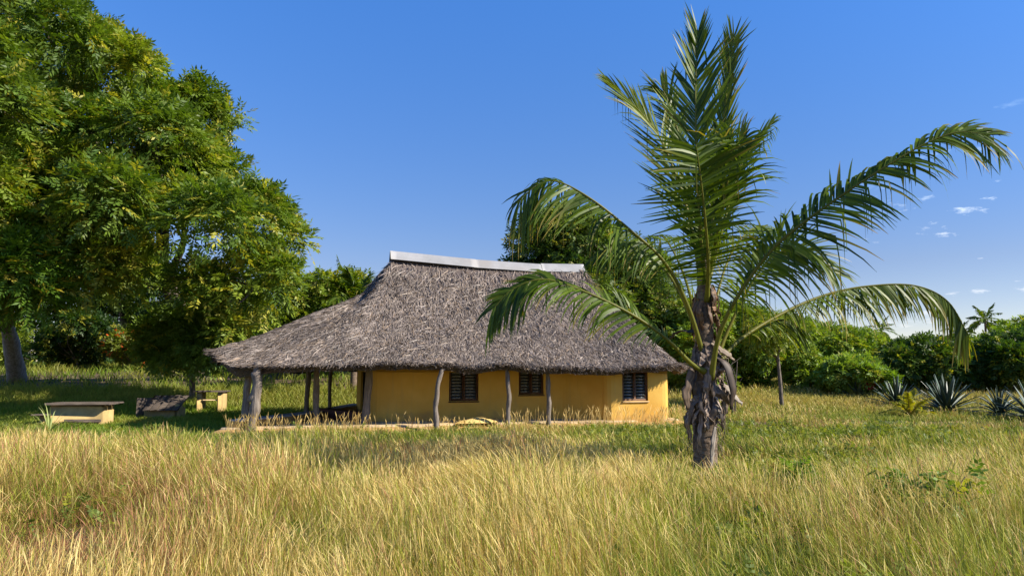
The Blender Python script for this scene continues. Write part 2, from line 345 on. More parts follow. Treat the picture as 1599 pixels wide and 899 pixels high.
def make_roof():
    mb = MB(); ns = 28
    T, S = np.meshgrid(np.arange(NE) / NE, np.linspace(0, 1, ns), indexing='ij')
    top = roof_ev(T, S); TH = .20
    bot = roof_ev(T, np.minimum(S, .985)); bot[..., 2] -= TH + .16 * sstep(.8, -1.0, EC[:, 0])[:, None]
    base = lin(104, 92, 84)
    def grid(G, flip, col):
        i = np.arange(NE)[:, None]; k = (i + 1) % NE; j = np.arange(ns - 1)[None]
        a, b, c, d = i * ns + j, k * ns + j, k * ns + j + 1, i * ns + j + 1
        q = np.stack([a, b, c, d] if flip else [a, d, c, b], -1).reshape(-1, 4); mb.add(G.reshape(-1, 3), q, col)
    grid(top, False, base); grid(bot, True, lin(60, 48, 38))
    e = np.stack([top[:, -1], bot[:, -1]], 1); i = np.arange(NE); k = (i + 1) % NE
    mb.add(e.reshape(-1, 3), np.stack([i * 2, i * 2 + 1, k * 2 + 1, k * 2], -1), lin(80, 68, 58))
    # the thatch itself: shaggy strips of dried leaf laid downhill
    n = 200000
    t = R.random(n); s = np.sqrt(R.random(n)) * .995 + .005
    E = EC[(t * NE).astype(int) % NE]; back = (E[:, 1] > 6.5)
    keep = ~(back & (R.random(n) < .8)); t, s = t[keep], s[keep]
    # eave fringe, thicker
    ne = 16000; t = np.concatenate([t, R.random(ne)]); s = np.concatenate([s, R.uniform(.955, 1.0, ne)]); n = len(t)
    P = roof_ev(t, s); P2 = roof_ev(t, np.minimum(s + .03, 1.03)); D = nrmz(P2 - P)
    Q = roof_ev(t + .002, s); A = nrmz(Q - P); Nn = nrmz(np.cross(D, A)); Nn = np.where(Nn[:, 2:3] < 0, -Nn, Nn)
    A = np.cross(Nn, D)
    ang = R.normal(0, .48, n); Dj = D * np.cos(ang)[:, None] + A * np.sin(ang)[:, None]; W_ = -D * np.sin(ang)[:, None] + A * np.cos(ang)[:, None]
    roll = R.normal(0, .5, n); W_ = W_ * np.cos(roll)[:, None] + Nn * np.sin(roll)[:, None]
    Ln = R.uniform(.18, .58, n)[:, None]; w = R.uniform(.005, .014, n)[:, None]
    up0 = R.uniform(.0, .03, n)[:, None]; up1 = R.uniform(.01, .085, n)[:, None]
    fr = np.arange(n) >= n - ne
    P = P - Nn * (np.where(fr, R.uniform(0, .17, n) + R.uniform(0, .15, n) * sstep(.8, -1.0, EC[(t * NE).astype(int) % NE][:, 0]), 0))[:, None]
    Dj = np.where(fr[:, None], nrmz(Dj + np.array([0, 0, -1.]) * R.uniform(-.3, .7, n)[:, None]), Dj); Ln = np.where(fr[:, None], R.uniform(.08, .24, n)[:, None], Ln)
    a = P + Nn * up0 - Dj * Ln * .3; b = P + Dj * Ln * .25 + Nn * (up1 * .8 + .01); c = P + Dj * Ln * .7 + Nn * up1
    V = np.stack([a - W_ * w, a + W_ * w, b - W_ * w * 1.1, b + W_ * w * 1.1, c - W_ * w * .35, c + W_ * w * .35], 1)
    k = np.arange(n)[:, None] * 6
    q = np.concatenate([k + np.array([[0, 1, 3, 2]]), k + np.array([[2, 3, 5, 4]])])
    tone = np.clip(R.normal(.5, .24, n), 0, 1)[:, None]
    patch = (vnoise(P[:, 0] * 1.0, P[:, 1] + P[:, 2] * 1.3, 1.6, 9)[:, None] - .5) * .42 + (vnoise(P[:, 0] * 1.6, P[:, 1] * .3 + P[:, 2] * .5, .8, 19)[:, None] - .5) * .25
    cc = lin(62, 53, 45) * (1 - tone) + lin(168, 153, 139) * tone; cc = cc * (1 + patch)
    warm = (R.random(n) < .12)[:, None]; cc = np.where(warm, cc * np.array([1.12, 1.0, .82]), cc)
    mb.add(V.reshape(-1, 3), q, np.repeat(cc, 6, 0))
    return mb.build('roof', M_THATCH, H)
ROOF = make_roof()

_rt, _rs = np.meshgrid(np.arange(0, 1, .004), np.linspace(0, 1, 60), indexing='ij'); _RP = roof_ev(_rt, _rs).reshape(-1, 3)
def under_roof(x, y):
    return _RP[np.argmin((_RP[:, 0] - x) ** 2 + (_RP[:, 1] - y) ** 2), 2] - .12

def make_ridge():
    # bent galvanised sheets over the ridge, open at the left end
    mb = MB()
    def sheet(u0, u1, z0, z1, half=.27, drop=.34, th=.012):
        n = 14; us = np.linspace(u0, u1, n)
        prof = []
        for a in np.linspace(-1, 1, 25):
            x = half * a * 1.0
            zz = -drop * (abs(a) ** 1.5) + .014 * math.sin(a * 24)
            prof.append((x, zz))
        prof = np.array(prof); m = len(prof)
        G = np.zeros((n, m, 3))
        for i, uu in enumerate(us):
            f = i / (n - 1); zc = z0 + (z1 - z0) * f
            for j in range(m): G[i, j] = hw(uu, EVC + prof[j, 0], zc + prof[j, 1])
        G2 = G.copy(); G2[..., 2] -= th
        i = np.arange(n - 1)[:, None] * m; j = np.arange(m - 1)[None]
        q = np.stack([i + j, i + j + 1, i + m + j + 1, i + m + j], -1).reshape(-1, 4)
        V = np.concatenate([G.reshape(-1, 3), G2.reshape(-1, 3)]); o = n * m
        rim = []
        for i in range(n - 1):
            for j in (0, m - 1): rim.append([i * m + j, (i + 1) * m + j, (i + 1) * m + j + o, i * m + j + o])
        for j in range(m - 1):
            for i in (0, n - 1): rim.append([i * m + j, i * m + j + 1, i * m + j + 1 + o, i * m + j + o])
        mb.add(V, [np.concatenate([q, q[:, ::-1] + o, np.array(rim)])])
    sheet(4.28, 7.35, 5.92, 5.74); sheet(7.25, 9.9, 5.735, 5.66); sheet(9.82, 11.5, 5.685, 5.72)
    return mb.build('ridge_cap', M_RIDGE, ROOF, smooth=False)
make_ridge()

# --- walls
def densify(path, step=.12):
    P = np.asarray(path, float); d = np.concatenate([[0], np.cumsum(np.linalg.norm(np.diff(P, axis=0), axis=1))])
    return P, d
def wall_strip(mb, path, z0, z1, opens, th=.2):
    """wall along a polyline in (u,v); opens = (s0, s1, za, zb); outside is to the right of travel"""
    P, d = densify(path)
    br = sorted(set(list(np.arange(0, d[-1], .12)) + [d[-1]] + [x for o in opens for x in o[:2]]))
    br = np.array(br); Q = np.stack([np.interp(br, d, P[:, 0]), np.interp(br, d, P[:, 1])], 1)
    T = nrmz(np.gradient(Q, axis=0)); Nn = np.stack([T[:, 1], -T[:, 0]], 1)      # outward
    In = Q - Nn * th
    zs = sorted(set([z0, z1] + [z for o in opens for z in o[2:4]]))
    def inside(sm, zm):
        return any(o[0] < sm < o[1] and o[2] < zm < o[3] for o in opens)
    V = []; F_ = []
    def quad(a, b, c, e):
        k = len(V); V.extend([a, b, c, e]); F_.append([k, k + 1, k + 2, k + 3])
    n = len(br)
    cell = np.zeros((n - 1, len(zs) - 1), bool)
    for i in range(n - 1):
        for j in range(len(zs) - 1): cell[i, j] = not inside((br[i] + br[i + 1]) / 2, (zs[j] + zs[j + 1]) / 2)
    for i in range(n - 1):
        for j in range(len(zs) - 1):
            if not cell[i, j]: continue
            a, b = hw(*Q[i]), hw(*Q[i + 1]); c, e = hw(*In[i]), hw(*In[i + 1]); u0, u1 = UPV * zs[j], UPV * zs[j + 1]
            quad(a + u0, b + u0, b + u1, a + u1); quad(e + u0, c + u0, c + u1, e + u1)
            if j == 0 or not cell[i, j - 1]: quad(c + u0, e + u0, b + u0, a + u0)
            if j == len(zs) - 2 or not cell[i, j + 1]: quad(a + u1, b + u1, e + u1, c + u1)
            if i == 0 or not cell[i - 1, j]: quad(c + u0, a + u0, a + u1, c + u1)
            if i == n - 2 or not cell[i + 1, j]: quad(b + u0, e + u0, e + u1, b + u1)
    mb.add(np.array(V), np.array(F_))
    return Q, br, T, Nn

def arcp(cu, cv, r, a0, a1, k=8):
    a = np.radians(np.linspace(a0, a1, k)); return [(cu + r * math.cos(x), cv + r * math.sin(x)) for x in a]
FLOOR = .2
# recessed veranda wall with rounded corners, then the bulge of the end room
WP = [(3.45, 7.0)] + arcp(3.75, 1.62, .3, 180, 270) + [(9.0, 1.32)] + arcp(9.0, .87, .45, 90, 40) [:: 1]
WP = [(3.45, 7.0)] + arcp(3.75, 1.62, .3, 180, 270) + [(9.2, 1.32), (9.7, 1.2), (10.1, .92), (10.4, .55), (10.62, .2)] + arcp(10.85, .12, .22, 190, 270, 5) + [(12.6, -.06)] + arcp(12.6, .24, .3, 270, 360, 8) + [(12.9, 7.0), (3.45, 7.0)]
def wall_s(px, fixed):
    """arc position along the wall path where photo column px meets it (fixed: rough range of u)"""
    P, d = densify(WP); ss = np.linspace(0, d[-1], 6000)
    q = np.stack([np.interp(ss, d, P[:, 0]), np.interp(ss, d, P[:, 1])], 1)
    X = O2[0] + q[:, 0] * UX[0] + q[:, 1] * VX[0]; Y = O2[1] + q[:, 0] * UX[1] + q[:, 1] * VX[1]
    ok = (q[:, 0] > fixed[0]) & (q[:, 0] < fixed[1]) & (q[:, 1] < 2)
    Yr = Y * math.cos(PITCH) + (1 - EYE) * math.sin(PITCH)
    e = np.abs(799.5 + F_PX * X / Yr - px) + (~ok) * 1e6
    return ss[np.argmin(e)]
wins = [(wall_s(701, (5, 9)), wall_s(747, (5, 9)), .80, 1.92), (wall_s(810, (7, 9.6)), wall_s(849, (7, 9.6)), .98, 1.98), (wall_s(972, (10.9, 13)), wall_s(1012, (10.9, 13)), .80, 1.74)]
door_s = (2.0, 5.1)
mbw = MB()
Qw, brw, Tw, Nw = wall_strip(mbw, WP, FLOOR - .1, 2.62, [(w[0], w[1], w[2], w[3]) for w in wins] + [(door_s[0], door_s[1], FLOOR, 2.25)])
WALL = mbw.build('wall', M_PLASTER, H)
# clip the end room's wall under the low eave: lower its top there
for v in WALL.data.vertices:      # the wall head stays under the thatch
    if v.co.z > 2.3:
        w_ = WALL.matrix_local @ v.co
        v.co.z = min(v.co.z, under_roof(w_.x, w_.y) - .06)

P_, d_ = densify(WP)
def wall_frame(s):
    c = np.array([np.interp(s, d_, P_[:, 0]), np.interp(s, d_, P_[:, 1])]); e = np.array([np.interp(s + .02, d_, P_[:, 0]), np.interp(s + .02, d_, P_[:, 1])])
    t = nrmz(e - c); t3 = np.array([t[0] * UX[0] + t[1] * VX[0], t[0] * UX[1] + t[1] * VX[1], 0])
    return hw(*c), t3, np.array([t3[1], -t3[0], 0])
for wi, (s0, s1, za, zb) in enumerate(wins):
    c, t3, n3 = wall_frame((s0 + s1) / 2); a0, _, _ = wall_frame(s0); a1, _, _ = wall_frame(s1)
    wd = np.linalg.norm(a1 - a0) - .012; c = (a0 + a1) / 2; rz = math.atan2(t3[1], t3[0])
    inn = c - n3 * .085; b = .055
    fm = MB()
    zc = (za + zb) / 2; hh = zb - za - .012
    fm.box(inn - t3 * (wd / 2 - b / 2) + UPV * zc, (b, .10, hh), rz, bev=.006); fm.box(inn + t3 * (wd / 2 - b / 2) + UPV * zc, (b, .10, hh), rz, bev=.006)
    fm.box(inn + UPV * zc, (.07, .096, hh - 2 * b), rz, bev=.006)
    fm.box(inn + UPV * (za + .006 + b / 2), (wd - 2 * b, .10, b), rz, bev=.006); fm.box(inn + UPV * (zb - .006 - b / 2), (wd - 2 * b, .10, b), rz, bev=.006)
    wf = fm.build('window', M_FRAME, H)
    sill = MB(); sill.box(c + n3 * .0 + UPV * (za - .028), (wd + .06, .10, .035), rz, bev=.01); sill.build('sill', M_FRAME if wi < 2 else M_CEMENT, wf)
    pw = wd / 2 - b - .035
    for sg in (-1, 1):
        lm = MB(); pc = inn + t3 * sg * (.035 + pw / 2)
        z = za + b + .06
        while z < zb - b - .04:
            lm.box(pc + UPV * z, (pw - .01, .006, .115), rz, tilt=-.62 if wi == 2 else -.45); z += .098
        lm.build('louvre', M_GLASS, wf)
# door in the shaded left wall
c, t3, n3 = wall_frame((door_s[0] + door_s[1]) / 2)
dm = MB(); dm.box(c - n3 * .1 + UPV * 1.225, (3.08, .06, 2.03), math.atan2(t3[1], t3[0]), bev=.005); DOOR = dm.build('door', M_DOOR, H)
hm = MB(); hm.box(c - n3 * .05 + t3 * .38 + UPV * 1.2, (.03, .05, .14), math.atan2(t3[1], t3[0]), bev=.008); hm.build('handle', M_GREYCEM, DOOR)
# dim rooms behind the windows
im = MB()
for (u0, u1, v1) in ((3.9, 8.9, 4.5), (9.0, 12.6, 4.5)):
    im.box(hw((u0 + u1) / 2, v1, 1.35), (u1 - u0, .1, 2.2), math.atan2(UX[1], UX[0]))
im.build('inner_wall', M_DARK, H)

# --- plinth, low veranda wall, posts
LWV = [-.1, .03, 1.8, 4.3, 8.9]; LWU = [-.52, -.45, .61, 1.98, 3.4]
def plinth():
    poly = [(-.62, -.16)] + [(u, -.14 + .13 * math.sin(u * 1.1) + .05 * math.sin(u * 3.3)) for u in np.arange(-.3, 13.0, .25)] + [(13.15, 0), (13.15, 8.0), (3.5, 9.0)] + [(np.interp(v, LWV, LWU) - .28, v) for v in np.arange(8.6, 0, -.3)]
    P = np.array(poly); n = len(P); Pn = np.array([hw(u, v) for u, v in P]); ctr = hw(6.5, 3.5); out = nrmz((Pn - ctr) * np.array([1, 1, 0]))
    zt = FLOOR - .02 + .05 * np.array([vnoise(p[0], p[1], .7, 3) for p in Pn])
    A = Pn + UPV * zt[:, None]; B = Pn + out * .03 + UPV * (zt - .05)[:, None]; wv = np.array([vnoise(p[0], p[1], .9, 8) for p in Pn])[:, None]; Cc = Pn + out * (.35 + .35 * wv) + UPV * -.06; B2 = Pn + out * (.16 + .2 * wv) + UPV * (FLOOR - .09)
    i = np.arange(n); k = (i + 1) % n
    build('plinth', np.concatenate([B, B2, Cc]), [np.concatenate([np.stack([i, k, k + n, i + n], -1), np.stack([i + n, k + n, k + 2 * n, i + 2 * n], -1)])], M_YCEM, H, smooth=True)
    ctr[2] = FLOOR
    build('floor_slab', np.concatenate([A, B, ctr[None]]), [np.stack([i, k, np.full(n, 2 * n)], -1), np.stack([i, i + n, k + n, k], -1)], M_CEMENT, H)
plinth()

def low_wall():
    vs = np.linspace(.02, 8.7, 40); P = np.stack([np.interp(vs, LWV, LWU) + .05 * np.sin(vs * .8), vs], 1)[::-1]
    mb = MB(); wall_strip(mb, P, FLOOR - .05, .39, [], .44); o = mb.build('veranda_wall', M_YCEM, H)
    tp = MB(); wall_strip(tp, P, .393, .43, [], .50); tp.build('coping', M_GREYCEM, o)
    bm_ = MB(); V2 = np.array([(2.35, 4.2), (2.75, 3.0), (3.1, 2.2), (3.34, 1.7)]); wall_strip(bm_, V2[::-1], FLOOR, .50, [], .4); bm_.build('built_in_bench', M_MAROON, H)
low_wall()
POSTS = [  # (base px, top px, Y, radius, middle bend px)
    (390, 400, 20.35, .135, 6), (384, 388, 21.2, .10, 0), (497, 500, 22.2, .09, -4), (478, 482, 24.6, .08, 2), (515, 517, 26.2, .06, 0),
    (570, 577, 22.0, .11, 2), (683, 690, 21.15, .07, -5), (791, 790, 21.95, .068, 4), (856, 853, 22.55, .07, 2)]
for (b, t, Y, r, bend) in POSTS:
    pb = pt(b, 600, Y); tp = pt(t, 570, Y); z0 = FLOOR - .15; z1 = under_roof(tp[0], Y)
    pts = []
    for q in np.linspace(0, 1, 14):
        x = pb[0] + (tp[0] - pb[0]) * q + bend / F_PX * Y * math.sin(q * math.pi) + .012 * math.sin(q * 17 + b)
        pts.append((x, Y + .02 * math.sin(q * 9 + b), z0 + (z1 - z0) * q))
    mb = MB(); mb.tube(pts, r * np.linspace(1.08, .9, 14) * (1 + .08 * np.sin(np.linspace(0, 19, 14) + b)), 12, rough=.05)
    if b == 390:
        pass
    mb.build('post', M_POST, H, smooth=True)
# crooked fork of the corner post
mb = MB(); q0 = pt(399, 590, 20.35)
pp = [pt(393, 628, 20.33), pt(399, 612, 20.36), pt(403, 596, 20.4), pt(402, 580, 20.5), pt(402, 566, 20.55)]
mb.tube(catmull(pp, 10), np.linspace(.12, .10, 10), 10, rough=.05); mb.build('post', M_POST, H, smooth=True)

# patch of sun at the wall base, modelled as a bright yellow mound
def sunpatch():
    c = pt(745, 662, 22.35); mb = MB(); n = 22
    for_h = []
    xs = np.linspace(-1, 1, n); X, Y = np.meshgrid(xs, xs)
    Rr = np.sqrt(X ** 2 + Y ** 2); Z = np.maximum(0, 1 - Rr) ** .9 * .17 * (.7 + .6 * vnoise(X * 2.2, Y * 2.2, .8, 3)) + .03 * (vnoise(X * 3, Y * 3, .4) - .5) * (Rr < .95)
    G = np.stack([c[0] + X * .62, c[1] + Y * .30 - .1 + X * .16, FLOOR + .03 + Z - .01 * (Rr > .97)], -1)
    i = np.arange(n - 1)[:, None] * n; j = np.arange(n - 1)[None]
    o = build('sun_patch_mound', G, np.stack([i + j, i + j + 1, i + n + j + 1, i + n + j], -1).reshape(-1, 4), M_SUN_PATCH, smooth=True)
    setp(o, 'small bright yellow mound standing in for a sun patch on the veranda edge below the left window', 'sand heap')
sunpatch()

# ------------------------------------------------------------------ tables on the lawn
def plank(mb, c, size, rz, **k): mb.box(c, size, rz, bev=.012, jit=.004, **k)
def ground_at(px, Y):
    p = pt(px, 600, Y); p[2] = float(hgt(p[0], p[1])); return p
# nearest: closed yellow block under a broad dark top, low bench beside it
g = ground_at(131, 24.6) - UPV * .13
T1 = empty('garden_table', g, 'widest garden table, closed yellow block base under a long dark plank top', 'table', 'tables on the lawn')
mb = MB(); mb.box(g + UPV * .36 + np.array([.0, 0, 0]), (1.72, .8, .86), .06, bev=.05, jit=.012)
mb.build('base', M_TABLE, T1)
mb = MB(); mb.box(g + np.array([-1.0, .0, .22]), (.34, .8, .5), .06, bev=.03); mb.build('bench_support', M_TABLE, T1)
mb = MB()
for k in range(3): plank(mb, g + np.array([.12 - .03 * k, -.38 + .36 * k, .835 + .004 * k]), (2.05, .34, .06), .05)
mb.build('top', M_PLANK, T1)
mb = MB(); plank(mb, g + np.array([-1.0, 0, .50]), (.5, 1.5, .05), .06); mb.build('bench', M_PLANK, T1)
mb = MB(); plank(mb, g + np.array([.28, -.43, .30]), (1.15, .05, .10), .06); mb.build('ledge', M_PLANK, T1)
# second: boards tilted up against a broken base
g = ground_at(260, 27.6) - UPV * .06
T2 = empty('garden_table', g, 'broken garden table with dark boards sloping down off its yellow base', 'table', 'tables on the lawn')
mb = MB(); mb.box(g + np.array([.0, .0, .18]), (1.25, .7, .55), -.05, bev=.04, jit=.012); mb.build('base', M_TABLE, T2)
mb = MB(); mb.box(g + np.array([.62, -.25, .26]), (.18, .3, .62), -.05, bev=.03, jit=.012); mb.build('leg', M_TABLE, T2)
mb = MB()
for k in range(5): mb.box(g + np.array([-.42 + .26 * k, -.18, .62 + .01 * (k % 2)]), (.245, .95, .045), -.05 + .02 * (k % 2), bev=.01, jit=.005, tilt=.55)
mb.build('top', M_PLANK, T2)
mb = MB(); mb.box(g + np.array([-.82, .1, .36]), (.07, .75, .85), -.25, bev=.012, jit=.006); mb.build('end_board', M_PLANK, T2)
# third: open table on two masonry legs with a pale shelf bar
g = ground_at(332, 29.6)
T3 = empty('garden_table', g, 'open garden table on two pale yellow legs with a thin top', 'table', 'tables on the lawn')
for sx in (-.42, .42):
    mb = MB(); mb.box(g + np.array([sx, 0, .35]), (.22, .55, .92), .08, bev=.03, jit=.01); mb.build('leg', M_TABLE, T3)
mb = MB(); plank(mb, g + np.array([0, 0, .835]), (1.22, .75, .05), .08); mb.build('top', M_PLANK, T3)
mb = MB(); mb.box(g + np.array([.05, -.22, .50]), (.62, .10, .05), .08, bev=.01); mb.build('shelf_bar', M_CEMENT, T3)
# yellow marker post far behind the veranda
g = ground_at(455, 38)
mb = MB(); mb.box(g + UPV * .35, (.5, .4, 1.1), .2, bev=.03, jit=.008); mb.box(g + UPV * .93, (.58, .48, .06), .2, bev=.02)
setp(mb.build('masonry_pillar', M_TABLE), 'short pale yellow masonry pillar in the grass behind the veranda', 'pillar')

# ------------------------------------------------------------------ coconut palms
def ribbons(P0, D0, Wd, Ln, wd, droop, seg=5, brk=None, brkq=None, taper=(.55, 1, 1, .75, .12)):
    """P0 (n,3) roots, D0 directions, Wd width directions -> vertices/quads of curved leaflets"""
    n = len(P0); q = np.linspace(0, 1, seg)
    pts = np.zeros((n, seg, 3)); pts[:, 0] = P0; d = D0.copy(); st = Ln[:, None] / (seg - 1)
    for k in range(1, seg):
        d = nrmz(d + np.array([0, 0, -1.]) * droop[:, None] * (q[k] * 1.1) / (seg - 1) * 2)
        if brk is not None:
            bm = brk & (q[k] > brkq); d = np.where(bm[:, None], nrmz(d * .15 + np.array([0, 0, -1.])), d)
        pts[:, k] = pts[:, k - 1] + d * st
    tp = np.asarray(taper)[:seg]
    w = Wd[:, None] * (wd[:, None] * tp[None])[..., None] * .5
    V = np.stack([pts - w, pts + w], 2).reshape(n, seg * 2, 3)
    k = np.arange(n)[:, None] * seg * 2
    q4 = np.concatenate([k + np.array([[2 * j, 2 * j + 1, 2 * j + 3, 2 * j + 2]]) for j in range(seg - 1)])
    return V, q4

def frond(parent, spine, n=70, Lmax=.95, s0=.2, up=(0, 0, 1), vee=.35, droop=.5, width=.035, brk=.10, tint=0.0, rr=.034, ang=(68, 22), tipl=.35, dry=.12, gap=0.0, rng=None, label=None, sides=(1, 1), rag=.75):
    rg = rng or R
    S = catmull(spine, 60); T = nrmz(np.gradient(S, axis=0))
    s = np.linspace(s0, .995, n) ; idx = s * 59; i = idx.astype(int); f = (idx - i)[:, None]; j = np.minimum(i + 1, 59)
    P = S[i] * (1 - f) + S[j] * f; Tt = nrmz(T[i] * (1 - f) + T[j] * f)
    U = np.broadcast_to(np.asarray(up, float), P.shape); B = nrmz(np.cross(Tt, U)); Nn = np.cross(B, Tt)
    x = (s - s0) / (1 - s0)
    prof = np.minimum(1, .35 + 2.6 * x) * (1 - (1 - tipl) * np.clip((x - .45) / .55, 0, 1) ** 1.4)
    VV = []; QQ = []; CC = []; off = 0
    for sg in (-1, 1):
        keep = rg.random(n) > (gap if not isinstance(gap, tuple) else gap[0] + (gap[1] - gap[0]) * sstep(.4, .7, x))
        m = int(keep.sum()); a = np.radians(ang[0] + (ang[1] - ang[0]) * x[keep] + rg.normal(0, 4, m))[:, None]
        ve = vee + rg.normal(0, .10, m)[:, None]
        side = sg * B[keep] * np.cos(ve) + Nn[keep] * np.sin(ve)
        D = nrmz(np.cos(a) * Tt[keep] + np.sin(a) * side)
        Wd = nrmz(Tt[keep] - D * np.sum(Tt[keep] * D, 1, keepdims=True)); tw = rg.normal(0, .25, m)[:, None]
        Wd = nrmz(Wd * np.cos(tw) + np.cross(D, Wd) * np.sin(tw))
        Lm = Lmax if not isinstance(Lmax, tuple) else Lmax[1] + (Lmax[0] - Lmax[1]) * (1 - sstep(.15, .5, x[keep]))
        gid = np.cumsum(rg.random(m) < .13); ng = gid[-1] + 1 if m else 1
        gd = np.exp(rg.normal(0, rag, ng))[gid]; gv = rg.normal(0, .32 * rag, ng)[gid][:, None]; ga = rg.normal(0, .13 * rag, ng)[gid][:, None]; gl = (1 - .35 * rag * rg.random(ng) ** 2)[gid]
        ve = vee + gv + rg.normal(0, .08, m)[:, None]; a = a + ga; side = sg * B[keep] * np.cos(ve) + Nn[keep] * np.sin(ve)
        D = nrmz(np.cos(a) * Tt[keep] + np.sin(a) * side); Wd = nrmz(Tt[keep] - D * np.sum(Tt[keep] * D, 1, keepdims=True)); Wd = nrmz(Wd * np.cos(tw) + np.cross(D, Wd) * np.sin(tw))
        Ln = gl * Lm * sides[(sg + 1) // 2] * prof[keep] * rg.uniform(.86, 1.08, m); br = rg.random(m) < brk
        V, q = ribbons(P[keep], D, Wd, Ln, width * (.6 + .4 * prof[keep]) * rg.uniform(.8, 1.15, m), gd * droop * rg.uniform(.7, 1.3, m), 6, br, rg.uniform(.15, .6, m), (.6, 1, 1, .85, .55, .08))
        k = rg.random(m)[:, None]
        c0 = lin(48, 72, 18) * (1 - k) + lin(100, 122, 32) * k
        c0 = c0 * (1 - tint) + lin(150, 150, 50) * tint
        c1 = np.where((rg.random(m) < dry)[:, None], lin(176, 150, 84), c0 * 1.15)
        tt = np.repeat(np.linspace(0, 1, 6) ** 3, 2)[None, :, None]
        CC.append((c0[:, None] * (1 - tt) + c1[:, None] * tt).reshape(-1, 3))
        VV.append(V.reshape(-1, 3)); QQ.append(q + off); off += V.shape[0] * V.shape[1]
    fo = build('frond', np.concatenate(VV), np.concatenate(QQ), M_PALM, parent, np.concatenate(CC))
    mb = MB(); r_ = rr * np.interp(np.linspace(0, 1, 60), [0, .08, .25, .6, 1], [1.5, 1.05, .8, .42, .1])
    mb.tube(S, r_, 6, lin(120, 122, 52) * (1 - tint) + lin(170, 150, 70) * tint); mb.build('rachis', M_PALM, fo, smooth=True)
    if label: fo['label'] = label
    return fo

def rib_sheet(mb, pts, widths, curl, wdir, col, th=.012):
    """curved sheath strip with real thickness"""
    pts = catmull(pts, 14); n = len(pts); T = nrmz(np.gradient(pts, axis=0)); wv = nrmz(np.asarray(wdir, float) - T * (T @ np.asarray(wdir, float))[:, None])
    Nn = np.cross(T, wv); ws = np.interp(np.linspace(0, 1, n), np.linspace(0, 1, len(widths)), widths); m = 7
    a = np.linspace(-1, 1, m)
    rag = 1 + .16 * R.normal(0, 1, (n, m)); pts = pts + R.normal(0, .008, pts.shape)
    G = pts[:, None] + wv[:, None] * (ws[:, None] * a[None] * .5 * rag)[..., None] + Nn[:, None] * (curl * ws[:, None] * (1 - a[None] ** 2))[..., None]
    G2 = G - Nn[:, None] * th
    i = np.arange(n - 1)[:, None] * m; j = np.arange(m - 1)[None]; q = np.stack([i + j, i + j + 1, i + m + j + 1, i + m + j], -1).reshape(-1, 4); o = n * m
    rim = [[i_ * m + j_, (i_ + 1) * m + j_, (i_ + 1) * m + j_ + o, i_ * m + j_ + o] for i_ in range(n - 1) for j_ in (0, m - 1)] + \
          [[i_ * m + j_, i_ * m + j_ + 1, i_ * m + j_ + 1 + o, i_ * m + j_ + o] for j_ in range(m - 1) for i_ in (0, n - 1)]
    cc = np.asarray(col) * (np.tile(R.uniform(.45, 1.3, m), n)[:, None]) * R.uniform(.85, 1.15, (n * m, 1)); 
    mb.add(np.concatenate([G.reshape(-1, 3), G2.reshape(-1, 3)]), [np.concatenate([q, q[:, ::-1] + o, np.array(rim)])], np.concatenate([cc, cc * .8]))

PD = 11.4
def S_(*k): return [pt(x, y, PD + d) for (x, y, d) in k]
pb = pt(1101, 757, PD); pb[2] = float(hgt(pb[0], PD))
PALM = empty('coconut_palm', pb, 'young coconut palm with torn fronds and brown sheaths in front of the house', 'palm tree', 'coconut palms')
